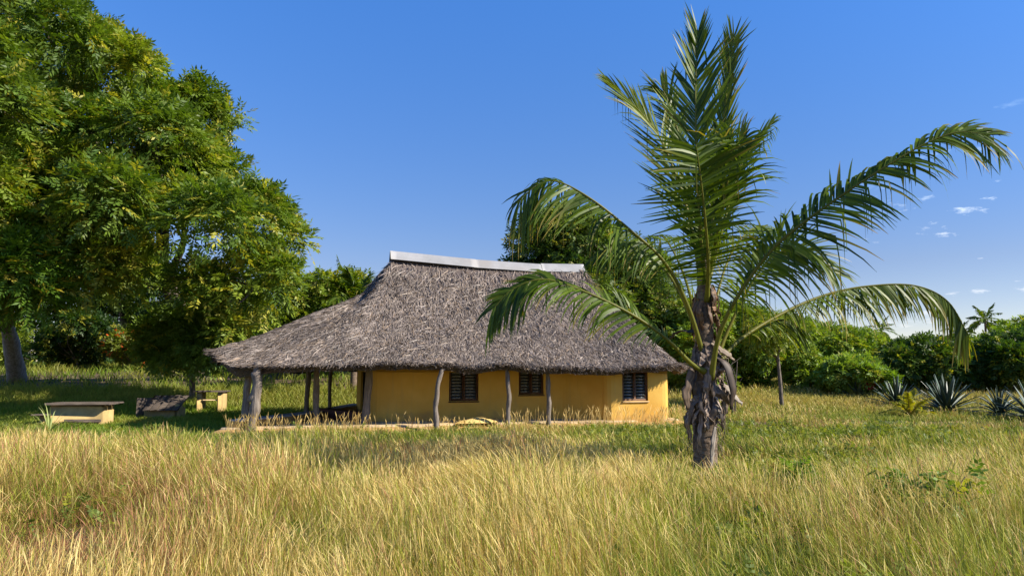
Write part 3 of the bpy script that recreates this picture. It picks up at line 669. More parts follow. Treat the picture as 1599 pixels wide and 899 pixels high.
# trunk, widening under the old leaf bases, then the leaf shaft
mb = MB()
ks = [(1102, 790, .23), (1101, 745, .20), (1101, 700, .178), (1101, 660, .18), (1101, 620, .19), (1100, 580, .19), (1101, 550, .165), (1100, 520, .135), (1099, 480, .115), (1099, 440, .10), (1099, 400, .08), (1098, 350, .04)]
pts = catmull([pt(x, y, PD) for x, y, r in ks], 70); rad = np.interp(np.linspace(0, 1, 70), np.linspace(0, 1, len(ks)), [k[2] for k in ks])
rad = rad * (1 + .035 * np.sin(np.linspace(0, 70, 70) * 1.0)); mb.tube(pts, rad, 18, rough=.035)
mb.build('trunk', M_PTRUNK, PALM, smooth=True)
FR = [
 dict(sp=[(1101, 440, -.12), (1094, 370, -.3), (1088, 250, -.45), (1086, 140, -.4), (1090, 48, -.2)], n=120, Lmax=1.08, s0=.14, up=(0, -1, .1), vee=.2, droop=.03, ang=(48, 22), tipl=.5, brk=.05, width=.034),
 dict(sp=[(1104, 440, .1), (1109, 380, .3), (1118, 280, .5), (1134, 150, .6), (1146, 58, .5)], n=90, Lmax=.95, s0=.18, up=(-.45, -1, .1), vee=.15, droop=.08, ang=(30, 12), tipl=.45, brk=.06, tint=.12),
 dict(sp=[(1096, 450, 0), (1086, 390, .1), (1068, 310, .3), (1030, 215, .5), (985, 160, .6), (950, 127, .6)], n=84, Lmax=.95, s0=.2, up=(.45, -1, .5), vee=.2, droop=.2, ang=(34, 9), tipl=.34, tint=.15, brk=.14),
 dict(sp=[(1100, 500, .2), (1085, 330, .9), (1062, 220, 1.2), (1046, 165, 1.3), (1034, 138, 1.3)], n=56, Lmax=.85, s0=.45, up=(.2, -1, .3), vee=.2, droop=.3, ang=(38, 16), tint=.1, brk=.12),
 dict(sp=[(1104, 450, .1), (1118, 400, .4), (1138, 320, .7), (1162, 250, .9), (1206, 192, 1.0)], n=60, Lmax=.8, s0=.3, up=(-.3, -1, .3), vee=.2, droop=.3, ang=(34, 9), brk=.16, sides=(1, .8)),
 dict(sp=[(1104, 470, -.13), (1106, 410, -.5), (1100, 330, -.9), (1092, 262, -1.2), (1087, 226, -1.3)], n=70, Lmax=1.05, s0=.12, up=(0, -.9, .45), vee=-.05, droop=.18, ang=(90, 62), tipl=.75, brk=.10, width=.038, gap=.06),
 dict(sp=[(1104, 450, 0), (1113, 400, -.25), (1128, 330, -.5), (1142, 258, -.7), (1164, 214, -.8)], n=50, Lmax=1.0, s0=.3, up=(-.2, -1, .4), vee=-.1, droop=.7, ang=(56, 22), brk=.25, width=.036),
 dict(sp=[(1104, 575, -.1), (1075, 480, -.3), (1038, 410, -.5), (985, 360, -.7), (925, 312, -.9), (872, 284, -1.0), (838, 290, -1.0), (806, 318, -1.0)], n=124, Lmax=1.1, s0=.26, up=(0, -.6, .8), vee=-.35, droop=1.5, ang=(68, 34), tipl=.9, brk=.2, gap=(.0, .42), width=.036, sides=(1, .55), dry=.3),
 dict(sp=[(1100, 580, -.25), (1078, 566, -.4), (1040, 528, -.6), (985, 490, -.8), (915, 456, -1.0), (850, 436, -1.1), (800, 452, -1.1), (770, 482, -1.1)], n=112, Lmax=.86, s0=.28, up=(.1, -.8, .6), vee=.0, droop=1.0, ang=(58, 28), tipl=.8, brk=.08, gap=.05, width=.038, sides=(1, .55)),
 dict(sp=[(1110, 592, -.25), (1124, 520, -.5), (1160, 450, -.8), (1215, 380, -1.1), (1300, 315, -1.4), (1380, 262, -1.6), (1450, 222, -1.7), (1500, 206, -1.75), (1545, 212, -1.8)], n=150, Lmax=(1.45, .95), s0=.19, up=(-.1, -.85, .45), vee=.05, droop=.8, ang=(74, 26), tipl=.8, brk=.36, gap=.05, width=.040, dry=.3, sides=(.55, 1)),
 dict(sp=[(1108, 590, .1), (1150, 535, .5), (1220, 490, 1.0), (1290, 460, 1.4), (1360, 446, 1.6), (1430, 446, 1.7), (1480, 470, 1.7), (1512, 522, 1.6)], n=124, Lmax=1.0, s0=.30, up=(0, -.45, 1), vee=-.75, droop=1.1, ang=(80, 20), tipl=.8, brk=.06, tint=.08, dry=.45, width=.044, sides=(.8, 1)),
 dict(sp=[(1108, 585, .1), (1140, 545, .6), (1185, 508, 1.1), (1225, 500, 1.4), (1262, 520, 1.6)], n=50, Lmax=.9, s0=.4, up=(0, -.6, 1), vee=0, droop=1.6, ang=(60, 20), tint=.1, brk=.05),
 dict(sp=[(1098, 570, .2), (1080, 500, .5), (1045, 430, .9), (1000, 390, 1.3), (955, 385, 1.6), (920, 410, 1.8)], n=64, Lmax=1.0, s0=.3, up=(0, -.8, .8), vee=0, droop=1.5, ang=(62, 24), brk=.08),
 dict(sp=[(1106, 560, .3), (1118, 470, .9), (1140, 400, 1.6), (1170, 360, 2.3), (1200, 352, 2.8)], n=56, Lmax=1.0, s0=.3, up=(0, -.7, 1), vee=.1, droop=.6, ang=(74, 34), tint=.12),
 dict(sp=[(1096, 560, .3), (1080, 470, 1.0), (1060, 410, 1.8), (1035, 370, 2.5), (1010, 372, 3.0)], n=56, Lmax=1.0, s0=.3, up=(0, -.7, 1), vee=.1, droop=.9, ang=(74, 34), tint=.05),
 dict(sp=[(1112, 585, 0), (1135, 520, .2), (1175, 440, .3), (1215, 395, .3), (1262, 392, .2), (1310, 430, .1)], n=62, Lmax=1.05, s0=.3, up=(0, -1, .5), vee=.0, droop=.4, ang=(64, 22), tint=.08, brk=.12),
]
for k in FR:
    k = dict(k); sp = k.pop('sp'); frond(PALM, S_(*sp), **k)
SH = [  # dead sheaths: pts, widths, curl, col
 ([(1088, 562, -.18), (1078, 590, -.26), (1073, 618, -.28), (1075, 640, -.26)], [.08, .17, .18, .04], .22, (128, 106, 86)),
 ([(1098, 548, -.22), (1092, 575, -.34), (1096, 610, -.36), (1104, 660, -.32)], [.12, .22, .20, .03], .25, (150, 128, 108)),
 ([(1118, 560, -.22), (1133, 572, -.34), (1143, 610, -.36), (1140, 640, -.30)], [.10, .22, .24, .05], .3, (96, 78, 62)),
 ([(1110, 590, -.26), (1116, 620, -.36), (1112, 655, -.34), (1104, 690, -.30)], [.14, .22, .20, .04], .25, (124, 104, 86)),
 ([(1126, 640, -.20), (1134, 655, -.28), (1128, 680, -.26), (1118, 705, -.24)], [.08, .18, .14, .03], .25, (186, 166, 142)),
 ([(1122, 590, .0), (1135, 605, -.1), (1148, 618, -.15), (1160, 632, -.15)], [.06, .14, .12, .03], .2, (170, 156, 136)),
 ([(1092, 640, -.24), (1084, 660, -.30), (1088, 690, -.27), (1094, 725, -.24)], [.10, .20, .16, .04], .22, (110, 94, 80)),
 ([(1116, 660, -.23), (1114, 690, -.26), (1112, 712, -.25), (1110, 735, -.25)], [.05, .09, .08, .03], .2, (200, 186, 168)),
 ([(1096, 520, -.16), (1094, 498, -.24), (1104, 484, -.28), (1124, 486, -.28)], [.10, .14, .12, .03], .2, (130, 104, 82)),
 ([(1088, 520, -.1), (1070, 516, -.1), (1056, 520, -.05), (1046, 530, 0)], [.08, .12, .10, .03], .2, (140, 120, 100)),
 ([(1112, 535, -.15), (1126, 545, -.2), (1138, 555, -.2), (1146, 562, -.2)], [.07, .12, .10, .03], .2, (160, 138, 112)),
 ([(1080, 590, -.1), (1066, 606, -.14), (1066, 628, -.14), (1070, 640, -.12)], [.07, .12, .10, .03], .2, (120, 104, 90)),
 ([(1100, 600, -.27), (1102, 625, -.37), (1098, 648, -.36), (1096, 672, -.32)], [.10, .20, .16, .03], .26, (160, 140, 120)),
 ([(1106, 545, -.2), (1112, 568, -.33), (1120, 590, -.35), (1124, 620, -.34)], [.09, .18, .16, .04], .26, (142, 120, 100)),
]
SH = [SH[0], SH[5], SH[9], SH[10], SH[7], ([(1120, 556, -.2), (1136, 572, -.28), (1145, 606, -.30), (1142, 640, -.26)], [.08, .17, .16, .05], .2, (88, 72, 58))]
for pts_, wd_, cu_, c_ in SH:
    mb = MB(); P = S_(*pts_); rib_sheet(mb, P, [w_ * .9 for w_ in wd_], .10, (1, .5, .1), lin(*[v * .88 for v in c_])); mb.build('dead_sheath', M_DEAD, PALM)
for k_ in range(86):     # torn strips wrapped all round the shaft
    a_ = R.uniform(0, 2 * math.pi) if k_ > 44 else R.uniform(math.pi, 2 * math.pi); y_ = R.uniform(535, 650) if k_ < 62 else R.uniform(415, 530); l_ = R.uniform(.18, .6); rr_ = .178 + .025 * math.sin((y_ - 560) / 110 * math.pi) if k_ < 62 else .080 + .05 * (y_ - 415) / 115
    c_ = pt(1101, y_, PD); od = np.array([math.cos(a_), math.sin(a_), 0]); td = np.array([-math.sin(a_), math.cos(a_), 0]); sl = R.normal(0, .10)
    P = np.array([c_ + od * (rr_ + R.uniform(0, .05) + f * .02 + .09 * R.random() * math.sin(f * 3)) + td * sl * f + UPV * (-l_ * f) for f in (0, .33, .66, 1)])
    w0 = R.uniform(.04, .13); mb = MB()
    rib_sheet(mb, P, [w0 * .8, w0, w0 * R.uniform(.5, 1), w0 * R.uniform(.05, .4)], R.uniform(-.12, .16), td + od * R.normal(0, .5), lin(*(np.array((150, 130, 112) if k_ < 62 else (150, 112, 76)) * R.uniform(.42, 1.15))), .006); mb.build('dead_sheath', M_DEAD, PALM)
# loose fibres hanging from the sheaths
mb = MB()
for k in range(70):
    a = R.uniform(0, 2 * math.pi); y0 = R.uniform(545, 700); c = pt(1101, y0, PD); r0 = .24
    p0 = c + np.array([math.cos(a) * r0, math.sin(a) * r0, 0]); l = R.uniform(.08, .32)
    p1 = p0 + np.array([math.cos(a) * .06, math.sin(a) * .06, -l * .5]) + R.normal(0, .02, 3); p2 = p1 + np.array([0, 0, -l * .5]) + R.normal(0, .03, 3)
    mb.tube([p0, p1, p2], [.006, .004, .002], 3, lin(150, 130, 108) * R.uniform(.5, 1.2), cap=False)
mb.build('trunk_fibre', M_DEAD, PALM)['kind'] = 'stuff'

def copy_tree(o, parent=None):
    c = o.copy(); COL.objects.link(c)
    if parent is not None: c.parent = parent
    for ch in list(o.children): copy_tree(ch, c)
    return c

def simple_palm(base, h, nf, fl, label, cat='palm tree', group=None, seed=1, n=34, lean=(0, 0), el=(-.3, 1.25), tint=0., width=.07, r=.13, Lmax=None):
    rg = np.random.default_rng(seed); base = np.asarray(base, float)
    root = empty('coconut_palm' if h > .6 else 'palm_seedling', base, label, cat, group)
    top = base + np.array([lean[0], lean[1], h])
    if h > .3:
        mb = MB(); mb.tube(catmull([base - UPV * .2, base + np.array([lean[0] * .3, lean[1] * .3, h * .5]), top], 24), np.linspace(r * 1.3, r * .7, 24), 10, rough=.05); mb.build('trunk', M_PTRUNK, root, smooth=True)
    for k in range(nf):
        a = k * 2.399 + rg.uniform(-.3, .3); e = el[0] + (el[1] - el[0]) * (k + .5) / nf
        d = np.array([math.cos(a) * math.cos(e), math.sin(a) * math.cos(e), math.sin(e)]); l = fl * rg.uniform(.85, 1.1)
        sp = [top + d * l * q + np.array([0, 0, -1.]) * l * .55 * q * q * math.cos(e) for q in (0, .33, .66, 1)]
        upv = (0, 0, 1) if e < 1.0 else (math.cos(a) * -1, math.sin(a) * -1, .3)
        frond(root, sp, n=n, Lmax=Lmax or fl * .26, s0=.14, up=upv, vee=.15, droop=.7, width=width, brk=.05, tint=tint, rr=.03, rng=rg)
    return root

# ------------------------------------------------------------------ broad-leaved trees and shrubs
def poly_margin(px, py, poly):
    P = np.asarray(poly, float); Q = np.roll(P, -1, 0); d = 1e9; ins = False
    for (x0, y0), (x1, y1) in zip(P, Q):
        L2 = (x1 - x0) ** 2 + (y1 - y0) ** 2; t = max(0, min(1, ((px - x0) * (x1 - x0) + (py - y0) * (y1 - y0)) / L2))
        d = min(d, math.hypot(px - x0 - t * (x1 - x0), py - y0 - t * (y1 - y0)))
        if (y0 > py) != (y1 > py) and px < (x1 - x0) * (py - y0) / (y1 - y0) + x0: ins = not ins
    return d if ins else -d

def crown_lobes(poly, Yc, depth, n, rmin, rmax, rg, edge=.85):
    xs, ys = [p[0] for p in poly], [p[1] for p in poly]; out = []; tries = 0
    while len(out) < n and tries < n * 60:
        tries += 1; x = rg.uniform(min(xs), max(xs)); y = rg.uniform(min(ys), max(ys)); m = poly_margin(x, y, poly)
        if m <= 0: continue
        mmax = max(max(xs) - min(xs), max(ys) - min(ys)) * .3
        dd = depth * math.sqrt(min(1, m / mmax)); Y = Yc + rg.uniform(-1, 1) * dd
        rm = m * Y / F_PX
        if rm < rmin * .9: continue
        r = min(rmax, rm) * rg.uniform(.8, 1.0); r = max(r, rmin)
        out.append((pt(x, y, Y), r))
    return out

def crown_mesh(lobes, n, rg, L=.5, pairs=6, ll=.16, lw=.045, droop=.5, c0=(70, 98, 30), c1=(110, 136, 44), young=(150, 150, 50), yf=.08, spread=.9, flat=.8, dense=.42, upb=.35):
    C_ = np.array([l[0] for l in lobes]); r = np.array([l[1] for l in lobes]); w = r ** 2; w = w / w.sum()
    k = rg.choice(len(lobes), n, p=w)
    d = rg.normal(0, 1, (n, 3)); d[:, 2] += upb; d = nrmz(d)
    rad = r[k] * (1 - dense * rg.random(n) ** 1.6)
    P = C_[k] + d * rad[:, None] * np.array([1, 1, flat])
    D = nrmz(d * .7 + rg.normal(0, .45, (n, 3)) + np.array([0, 0, -.25 * droop]))
    Nn = nrmz(np.array([0, 0, 1.]) * .8 + d * .5 + rg.normal(0, .35, (n, 3)))
    B = nrmz(np.cross(D, Nn)); Nn = np.cross(B, D)
    Ls = L * rg.uniform(.65, 1.2, n)
    m = pairs * 2 + 1
    t = np.concatenate([np.repeat((np.arange(pairs) + .6) / pairs, 2), [1.0]]); sg = np.concatenate([np.tile([-1, 1], pairs), [0]])
    base = P[:, None] + D[:, None] * (Ls[:, None] * t[None])[..., None] + np.array([0, 0, -1.]) * (droop * .5 * Ls[:, None] * t[None] ** 2)[..., None]
    aa = rg.normal(.95, .15, (n, m)); ca = np.where(sg == 0, 1, np.cos(aa))[..., None]; sa = np.where(sg == 0, 0, np.sin(aa) * sg)[..., None]
    ld = nrmz(D[:, None] * ca + B[:, None] * sa + np.array([0, 0, -1.]) * (droop * rg.uniform(.2, .9, (n, m)))[..., None])
    wd = nrmz(np.cross(ld, Nn[:, None] + rg.normal(0, .3, (n, m, 3))))
    l_ = (ll * rg.uniform(.75, 1.2, (n, m)))[..., None]; w_ = (lw * rg.uniform(.8, 1.2, (n, m)))[..., None] * .5
    a = base; b = base + ld * l_ * .45 - wd * w_; c = base + ld * l_; e = base + ld * l_ * .45 + wd * w_
    V = np.stack([a, b, c, e], 2).reshape(-1, 3); q = np.arange(n * m)[:, None] * 4 + np.arange(4)[None]
    lobe_t = rg.random(len(lobes)); kk = np.clip(lobe_t[k] * .55 + rg.random(n) * .45, 0, 1)[:, None]
    cc = lin(*c0) * (1 - kk) + lin(*c1) * kk
    yo = (rg.random(n) < yf * (1 + 2 * (lobe_t[k] > .6)))[:, None]; cc = np.where(yo, lin(*young) * rg.uniform(.8, 1.1, (n, 1)), cc)
    col = np.repeat(cc, m * 4, 0) * np.repeat(rg.uniform(.8, 1.2, n * m), 4)[:, None]
    return V, q, col

def tree(name, label, cat, base, poly, Yc, depth, nl, rmin, rmax, n, seed, trunk_r=.2, fork=.35, group=None, extra=None, limbs=10, bark=None, **kw):
    rg = np.random.default_rng(seed); base = np.asarray(base, float).copy()
    root = empty(name, base, label, cat, group)
    lobes = crown_lobes(poly, Yc, depth, nl, rmin, rmax, rg) + (extra or [])
    if not lobes: raise ValueError(label)
    V, q, col = crown_mesh(lobes, n, rg, **kw); build('crown' if trunk_r > .07 else 'foliage', V, q, M_LEAF, root, col)
    cen = np.mean([l[0] for l in lobes], 0); mb = MB()
    fz = base[2] + (cen[2] - base[2]) * fork * 2 * .8; fp = np.array([base[0] * .75 + cen[0] * .25, base[1] * .75 + cen[1] * .25, fz])
    mb.tube(catmull([base - UPV * .3, base * .55 + fp * .45 + rg.normal(0, trunk_r * .5, 3), fp], 14), trunk_r * np.linspace(1.25, .8, 14), 10, rough=.06)
    order = sorted(range(len(lobes)), key=lambda i: -lobes[i][1])[:limbs]
    for i in order:
        e = lobes[i][0]; mid = fp * .5 + e * .5 + rg.normal(0, .06, 3) * np.linalg.norm(e - fp) + UPV * .05 * np.linalg.norm(e - fp)
        c = catmull([fp - UPV * trunk_r, mid, e], 12); mb.tube(c, trunk_r * np.linspace(.55, .07, 12), 7, rough=.06)
        for h_ in range(4):
            s0 = c[rg.integers(5, 12)]; e2 = e + nrmz(rg.normal(0, 1, 3)) * lobes[i][1] * .85
            mb.tube(catmull([s0, (s0 + e2) / 2 + rg.normal(0, .1, 3) * lobes[i][1], e2], 7), trunk_r * np.linspace(.14, .03, 7), 5)
    mb.build('trunk' if trunk_r > .07 else 'stem', bark or M_BARK, root, smooth=True)
    return root
def gp(px, Y): return ground_at(px, Y)

NEEM = dict(L=.62, pairs=5, ll=.25, lw=.085, droop=.28)
tree('neem_tree', 'huge neem tree with a tall feathery crown filling the left sky', 'tree', gp(312, 37),
     [(-260, -160), (60, -150), (120, -60), (165, 10), (180, 45), (238, 62), (262, 105), (305, 108), (345, 142), (372, 165), (398, 195), (405, 225), (440, 238), (446, 268), (496, 292), (500, 318), (474, 352), (502, 372), (500, 400), (472, 425), (484, 462), (466, 500), (440, 545), (370, 550), (310, 530), (270, 480), (220, 490), (140, 485), (60, 460), (-80, 460), (-260, 470)],
     29.5, 7.0, 130, .7, 1.6, 38000, 21, .42, .3, c0=(62, 94, 28), c1=(130, 146, 46), young=(168, 164, 58), yf=.09, limbs=30, upb=.8, dense=.3, **NEEM)
tree('neem_tree', 'neem tree on a pale forked trunk at the left edge', 'tree', gp(28, 37),
     [(-260, 180), (-60, 190), (20, 240), (40, 280), (90, 300), (108, 325), (80, 350), (92, 400), (110, 425), (100, 465), (80, 500), (30, 512), (-60, 505), (-260, 510)],
     25.5, 1.6, 34, .45, 1.1, 7000, 22, .36, .3, c0=(60, 94, 26), c1=(110, 140, 38), young=(170, 156, 60), yf=.06, limbs=9, L=.75, pairs=7, ll=.26, lw=.07, droop=.35, upb=.6,
     bark=noise_mat('pale_bark', (.16, .13, .10), (.42, .36, .30), 4, 8, .95, .7, (3, 3, .8)))
tree('neem_sapling', 'bushy young neem with low drooping sprays left of the thatch eave', 'tree', gp(300, 31.5),
     [(205, 540), (225, 500), (290, 480), (345, 490), (366, 520), (356, 570), (300, 578), (235, 565)], 31, 1.2, 22, .35, .9, 2600, 23, .12, .3, c0=(74, 104, 36), c1=(128, 150, 62), yf=.04, **NEEM)
tree('ornamental_bush', 'orange tipped bush in the gap below the neem branches', 'bush', gp(205, 42),
     [(165, 570), (160, 530), (190, 515), (225, 525), (240, 555), (235, 575)], 42, .8, 9, .3, .8, 1500, 24, .05, .2, c0=(80, 106, 30), c1=(130, 128, 40), young=(222, 104, 44), yf=.05, L=.3, pairs=2, ll=.2, lw=.1, droop=.3)
tree('understorey_bush', 'yellow green bush behind the pale neem trunk', 'bush', gp(12, 44),
     [(-60, 570), (-50, 500), (20, 485), (60, 510), (70, 560), (30, 580)], 44, 1.2, 9, .4, 1.1, 1800, 25, .05, .2, c0=(80, 110, 26), c1=(140, 150, 44), L=.35, pairs=3, ll=.2, lw=.09, droop=.4)
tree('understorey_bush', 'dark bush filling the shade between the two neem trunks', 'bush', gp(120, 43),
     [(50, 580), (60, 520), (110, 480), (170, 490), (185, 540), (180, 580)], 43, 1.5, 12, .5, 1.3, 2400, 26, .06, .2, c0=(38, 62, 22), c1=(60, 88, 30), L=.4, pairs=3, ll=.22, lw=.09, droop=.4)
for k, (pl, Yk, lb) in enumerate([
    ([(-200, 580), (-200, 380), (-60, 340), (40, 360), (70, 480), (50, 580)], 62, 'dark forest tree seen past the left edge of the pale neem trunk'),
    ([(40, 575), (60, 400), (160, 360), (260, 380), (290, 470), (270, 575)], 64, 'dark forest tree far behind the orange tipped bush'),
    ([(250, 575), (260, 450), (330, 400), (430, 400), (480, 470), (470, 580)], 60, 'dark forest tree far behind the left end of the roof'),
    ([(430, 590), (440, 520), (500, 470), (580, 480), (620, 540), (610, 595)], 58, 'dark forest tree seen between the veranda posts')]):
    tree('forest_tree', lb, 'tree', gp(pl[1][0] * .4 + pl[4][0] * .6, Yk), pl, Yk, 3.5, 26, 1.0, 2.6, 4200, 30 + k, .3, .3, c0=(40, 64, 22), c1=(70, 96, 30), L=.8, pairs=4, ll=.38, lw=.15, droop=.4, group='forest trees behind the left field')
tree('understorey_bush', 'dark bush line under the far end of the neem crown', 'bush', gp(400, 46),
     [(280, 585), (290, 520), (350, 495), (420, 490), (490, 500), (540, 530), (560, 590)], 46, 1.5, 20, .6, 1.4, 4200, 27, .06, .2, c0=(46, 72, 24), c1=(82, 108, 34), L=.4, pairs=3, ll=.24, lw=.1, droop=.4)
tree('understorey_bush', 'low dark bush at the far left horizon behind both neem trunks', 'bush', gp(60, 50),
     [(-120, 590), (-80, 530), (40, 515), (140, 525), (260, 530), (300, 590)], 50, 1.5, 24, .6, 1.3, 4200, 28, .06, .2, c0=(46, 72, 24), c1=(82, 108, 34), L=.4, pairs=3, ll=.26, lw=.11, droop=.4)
tree('leafy_tree', 'light green tree with dense leaves rising behind the left roof slope', 'tree', gp(510, 40),
     [(420, 560), (430, 470), (466, 430), (500, 415), (520, 425), (550, 412), (572, 430), (590, 460), (600, 500), (600, 560)], 39, 2.0, 40, .5, 1.2, 7000, 41, .2, .25, c0=(86, 110, 30), c1=(132, 150, 44), yf=.1, L=.4, pairs=3, ll=.22, lw=.09, droop=.5)
tree('mango_tree', 'round dark green mango tree rising behind the right end of the ridge', 'tree', gp(900, 40),
     [(758, 520), (762, 400), (768, 375), (790, 362), (800, 335), (835, 318), (880, 316), (925, 320), (952, 335), (970, 352), (1005, 372), (1040, 400), (1070, 430), (1085, 480), (1080, 540), (900, 560)], 40, 3.6, 70, .6, 1.7, 13000, 42, .35, .25, c0=(48, 76, 26), c1=(104, 124, 44), young=(140, 140, 66), yf=.07, L=.45, pairs=3, ll=.27, lw=.10, droop=.5, limbs=14)
simple_palm(gp(552, 34), 3.9, 18, 2.5, 'palm crown peeping over the left slope of the roof', group='coconut palms', seed=4, n=64, el=(-.1, 1.3), width=.06, Lmax=.8)

# right-hand thicket
TH = [
 ('shrub', 'bright leafy shrub right behind the palm trunk', [(1035, 610), (1040, 520), (1065, 470), (1100, 450), (1135, 470), (1150, 540), (1145, 610)], 38, (96, 122, 36), (150, 166, 56)),
 ('shrub', 'dense green shrub behind the thin young tree', [(1110, 616), (1115, 520), (1150, 470), (1215, 462), (1265, 492), (1295, 560), (1290, 616)], 40, (86, 114, 34), (138, 158, 52)),
 ('shrub', 'shrub under the hanging tips of the lowest right frond', [(1240, 616), (1250, 545), (1295, 512), (1345, 508), (1395, 535), (1415, 580), (1400, 616)], 41, (90, 118, 34), (140, 160, 54)),
 ('shrub', 'low pale shrub at the foot of the thicket left of the sisals', [(1275, 612), (1285, 570), (1320, 552), (1365, 560), (1385, 590), (1380, 612)], 36, (98, 126, 46), (146, 166, 68)),
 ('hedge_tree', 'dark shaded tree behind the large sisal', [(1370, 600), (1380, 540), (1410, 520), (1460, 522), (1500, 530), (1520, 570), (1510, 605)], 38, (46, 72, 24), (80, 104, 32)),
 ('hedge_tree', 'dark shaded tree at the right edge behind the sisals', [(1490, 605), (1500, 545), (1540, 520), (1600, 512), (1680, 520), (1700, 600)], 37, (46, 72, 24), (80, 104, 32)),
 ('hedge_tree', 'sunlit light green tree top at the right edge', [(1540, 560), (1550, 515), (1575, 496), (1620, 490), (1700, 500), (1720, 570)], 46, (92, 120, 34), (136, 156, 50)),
 ('hedge_tree', 'yellow green tree top between the far palms and the dark shade', [(1390, 560), (1400, 535), (1440, 528), (1500, 530), (1540, 525), (1560, 560), (1540, 585)], 47, (90, 116, 34), (132, 150, 50)),
 ('shrub', 'far green thicket tree seen through the hanging leaflets', [(1150, 600), (1160, 505), (1230, 488), (1330, 506), (1400, 530), (1410, 590)], 52, (82, 108, 36), (130, 150, 54)),
 ('shrub', 'green shrub in the gap between house corner and palm trunk', [(1000, 612), (1005, 540), (1030, 500), (1060, 520), (1075, 570), (1070, 612)], 41, (74, 102, 30), (120, 142, 44)),
]
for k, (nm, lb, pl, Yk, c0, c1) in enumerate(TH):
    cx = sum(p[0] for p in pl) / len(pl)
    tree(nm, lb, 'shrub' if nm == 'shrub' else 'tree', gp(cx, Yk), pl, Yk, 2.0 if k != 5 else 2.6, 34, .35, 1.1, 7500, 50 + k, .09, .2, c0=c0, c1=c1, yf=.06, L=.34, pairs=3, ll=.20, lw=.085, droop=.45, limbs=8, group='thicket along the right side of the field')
tree('young_tree', 'thin young tree on a bare curved stem standing clear in the field', 'tree', pt(1221, 632, 30.5) * np.array([1, 1, 0]) + np.array([0, 0, float(hgt(*pt(1221, 632, 30.5)[:2]))]),
     [(1150, 520), (1165, 490), (1205, 478), (1250, 490), (1275, 515), (1262, 545), (1215, 555), (1170, 548)], 30.5, .8, 14, .22, .5, 900, 70, .075, .42, c0=(90, 112, 34), c1=(140, 150, 50), L=.3, pairs=4, ll=.13, lw=.05, droop=.5)
# leafless twiggy sapling beside the trunk
def twig_sapling():
    b = gp(1146, 29); mb = MB(); rg = np.random.default_rng(9)
    for k in range(4):
        d = np.array([rg.normal(0, .25), rg.normal(0, .2), 1.0]); l = rg.uniform(1.3, 2.4)
        p = [b - UPV * .1, b + d * l * .5 + rg.normal(0, .06, 3), b + d * l]; c = catmull(p, 10); mb.tube(c, np.linspace(.04, .012, 10), 6)
        for j in range(4):
            s0 = c[rg.integers(4, 9)]; e = s0 + np.array([rg.normal(0, .3), rg.normal(0, .3), rg.uniform(.2, .6)]); mb.tube([s0, (s0 + e) / 2 + rg.normal(0, .04, 3), e], [.012, .009, .004], 5)
    setp(mb.build('bare_sapling', M_BARK), 'bare twiggy sapling just right of the palm trunk', 'sapling')
twig_sapling()

# red-flowered shrub
RB = gp(1358, 34)
RS = empty('flowering_shrub', RB, 'shrub with dark red flower heads left of the sisals', 'shrub')
rg = np.random.default_rng(12)
V, q, c = crown_mesh([(RB + np.array([rg.normal(0, .35), rg.normal(0, .3), .5 + .25 * k]), .38) for k in range(4)], 900, rg, L=.3, pairs=3, ll=.18, lw=.08, c0=(90, 120, 34), c1=(130, 156, 50))
build('foliage', V, q, M_LEAF, RS, c)
for k in range(3):
    V, q, c = crown_mesh([(RB + np.array([(-.25, .05, .3)[k], -.5, (.75, 1.05, .95)[k]]), .13)], 60, rg, L=.1, pairs=2, ll=.08, lw=.06, c0=(120, 14, 20), c1=(160, 24, 30), yf=0)
    build('flower_head', V, q, M_LEAF, RS, c)

# sisals
def sisal(base, h, nb, label, seed, droop=.15):
    rg = np.random.default_rng(seed); n = nb
    a = np.arange(n) * 2.399; e = np.linspace(-.1, 1.45, n) + rg.normal(0, .06, n)
    D = np.stack([np.cos(a) * np.cos(e), np.sin(a) * np.cos(e), np.sin(e)], 1)
    Wd = np.stack([-np.sin(a), np.cos(a), np.zeros(n)], 1)
    P0 = np.asarray(base) + D * .08 + UPV * .12
    V, q = ribbons(P0, D, Wd, h * rg.uniform(.85, 1.1, n), h * .085 * np.ones(n), np.full(n, droop), 6, None, None, (.8, 1, 1, .85, .55, .06))
    Nn = nrmz(np.cross(D, Wd)); 
    V2 = V + Nn[:, None] * -.018
    k = rg.random(n)[:, None]; c = lin(42, 64, 46) * (1 - k) + lin(80, 100, 80) * k
    nv = V.shape[1]; VV = np.concatenate([V.reshape(-1, 3), V2.reshape(-1, 3)]); o = n * nv
    kk = np.arange(n)[:, None] * nv; side = []
    for j in range(5):
        for s in (0, 1): side.append(kk + np.array([[2 * j + s, 2 * j + 2 + s, 2 * j + 2 + s + o, 2 * j + s + o]]))
    cc = np.repeat(c, nv, 0)
    root = empty('sisal_plant', base, label, 'sisal', 'sisal plants by the hedge')
    build('leaf_rosette', VV, [np.concatenate([q, q[:, ::-1] + o] + side)], M_SISAL, root, np.concatenate([cc, cc]))
    mb = MB(); mb.tube([np.asarray(base) - UPV * .1, np.asarray(base) + UPV * .12, np.asarray(base) + UPV * .3], [.14, .15, .05], 8); mb.build('stem', M_BARK, root, smooth=True)
sisal(gp(1475, 29), 1.30, 70, 'largest sisal, an upright spiky fan in front of the dark shade', 1)
sisal(gp(1398, 31), 1.15, 55, 'sisal half hidden behind the yellow palm seedling', 2)
sisal(gp(1558, 27.5), .95, 55, 'lower greyish sisal right of the largest one', 3, .5)
sisal(gp(1612, 26), 1.25, 60, 'sisal cut off by the right edge of the picture', 4)
sisal(gp(1340, 34), .8, 40, 'small sisal at the foot of the red flowered shrub', 5)
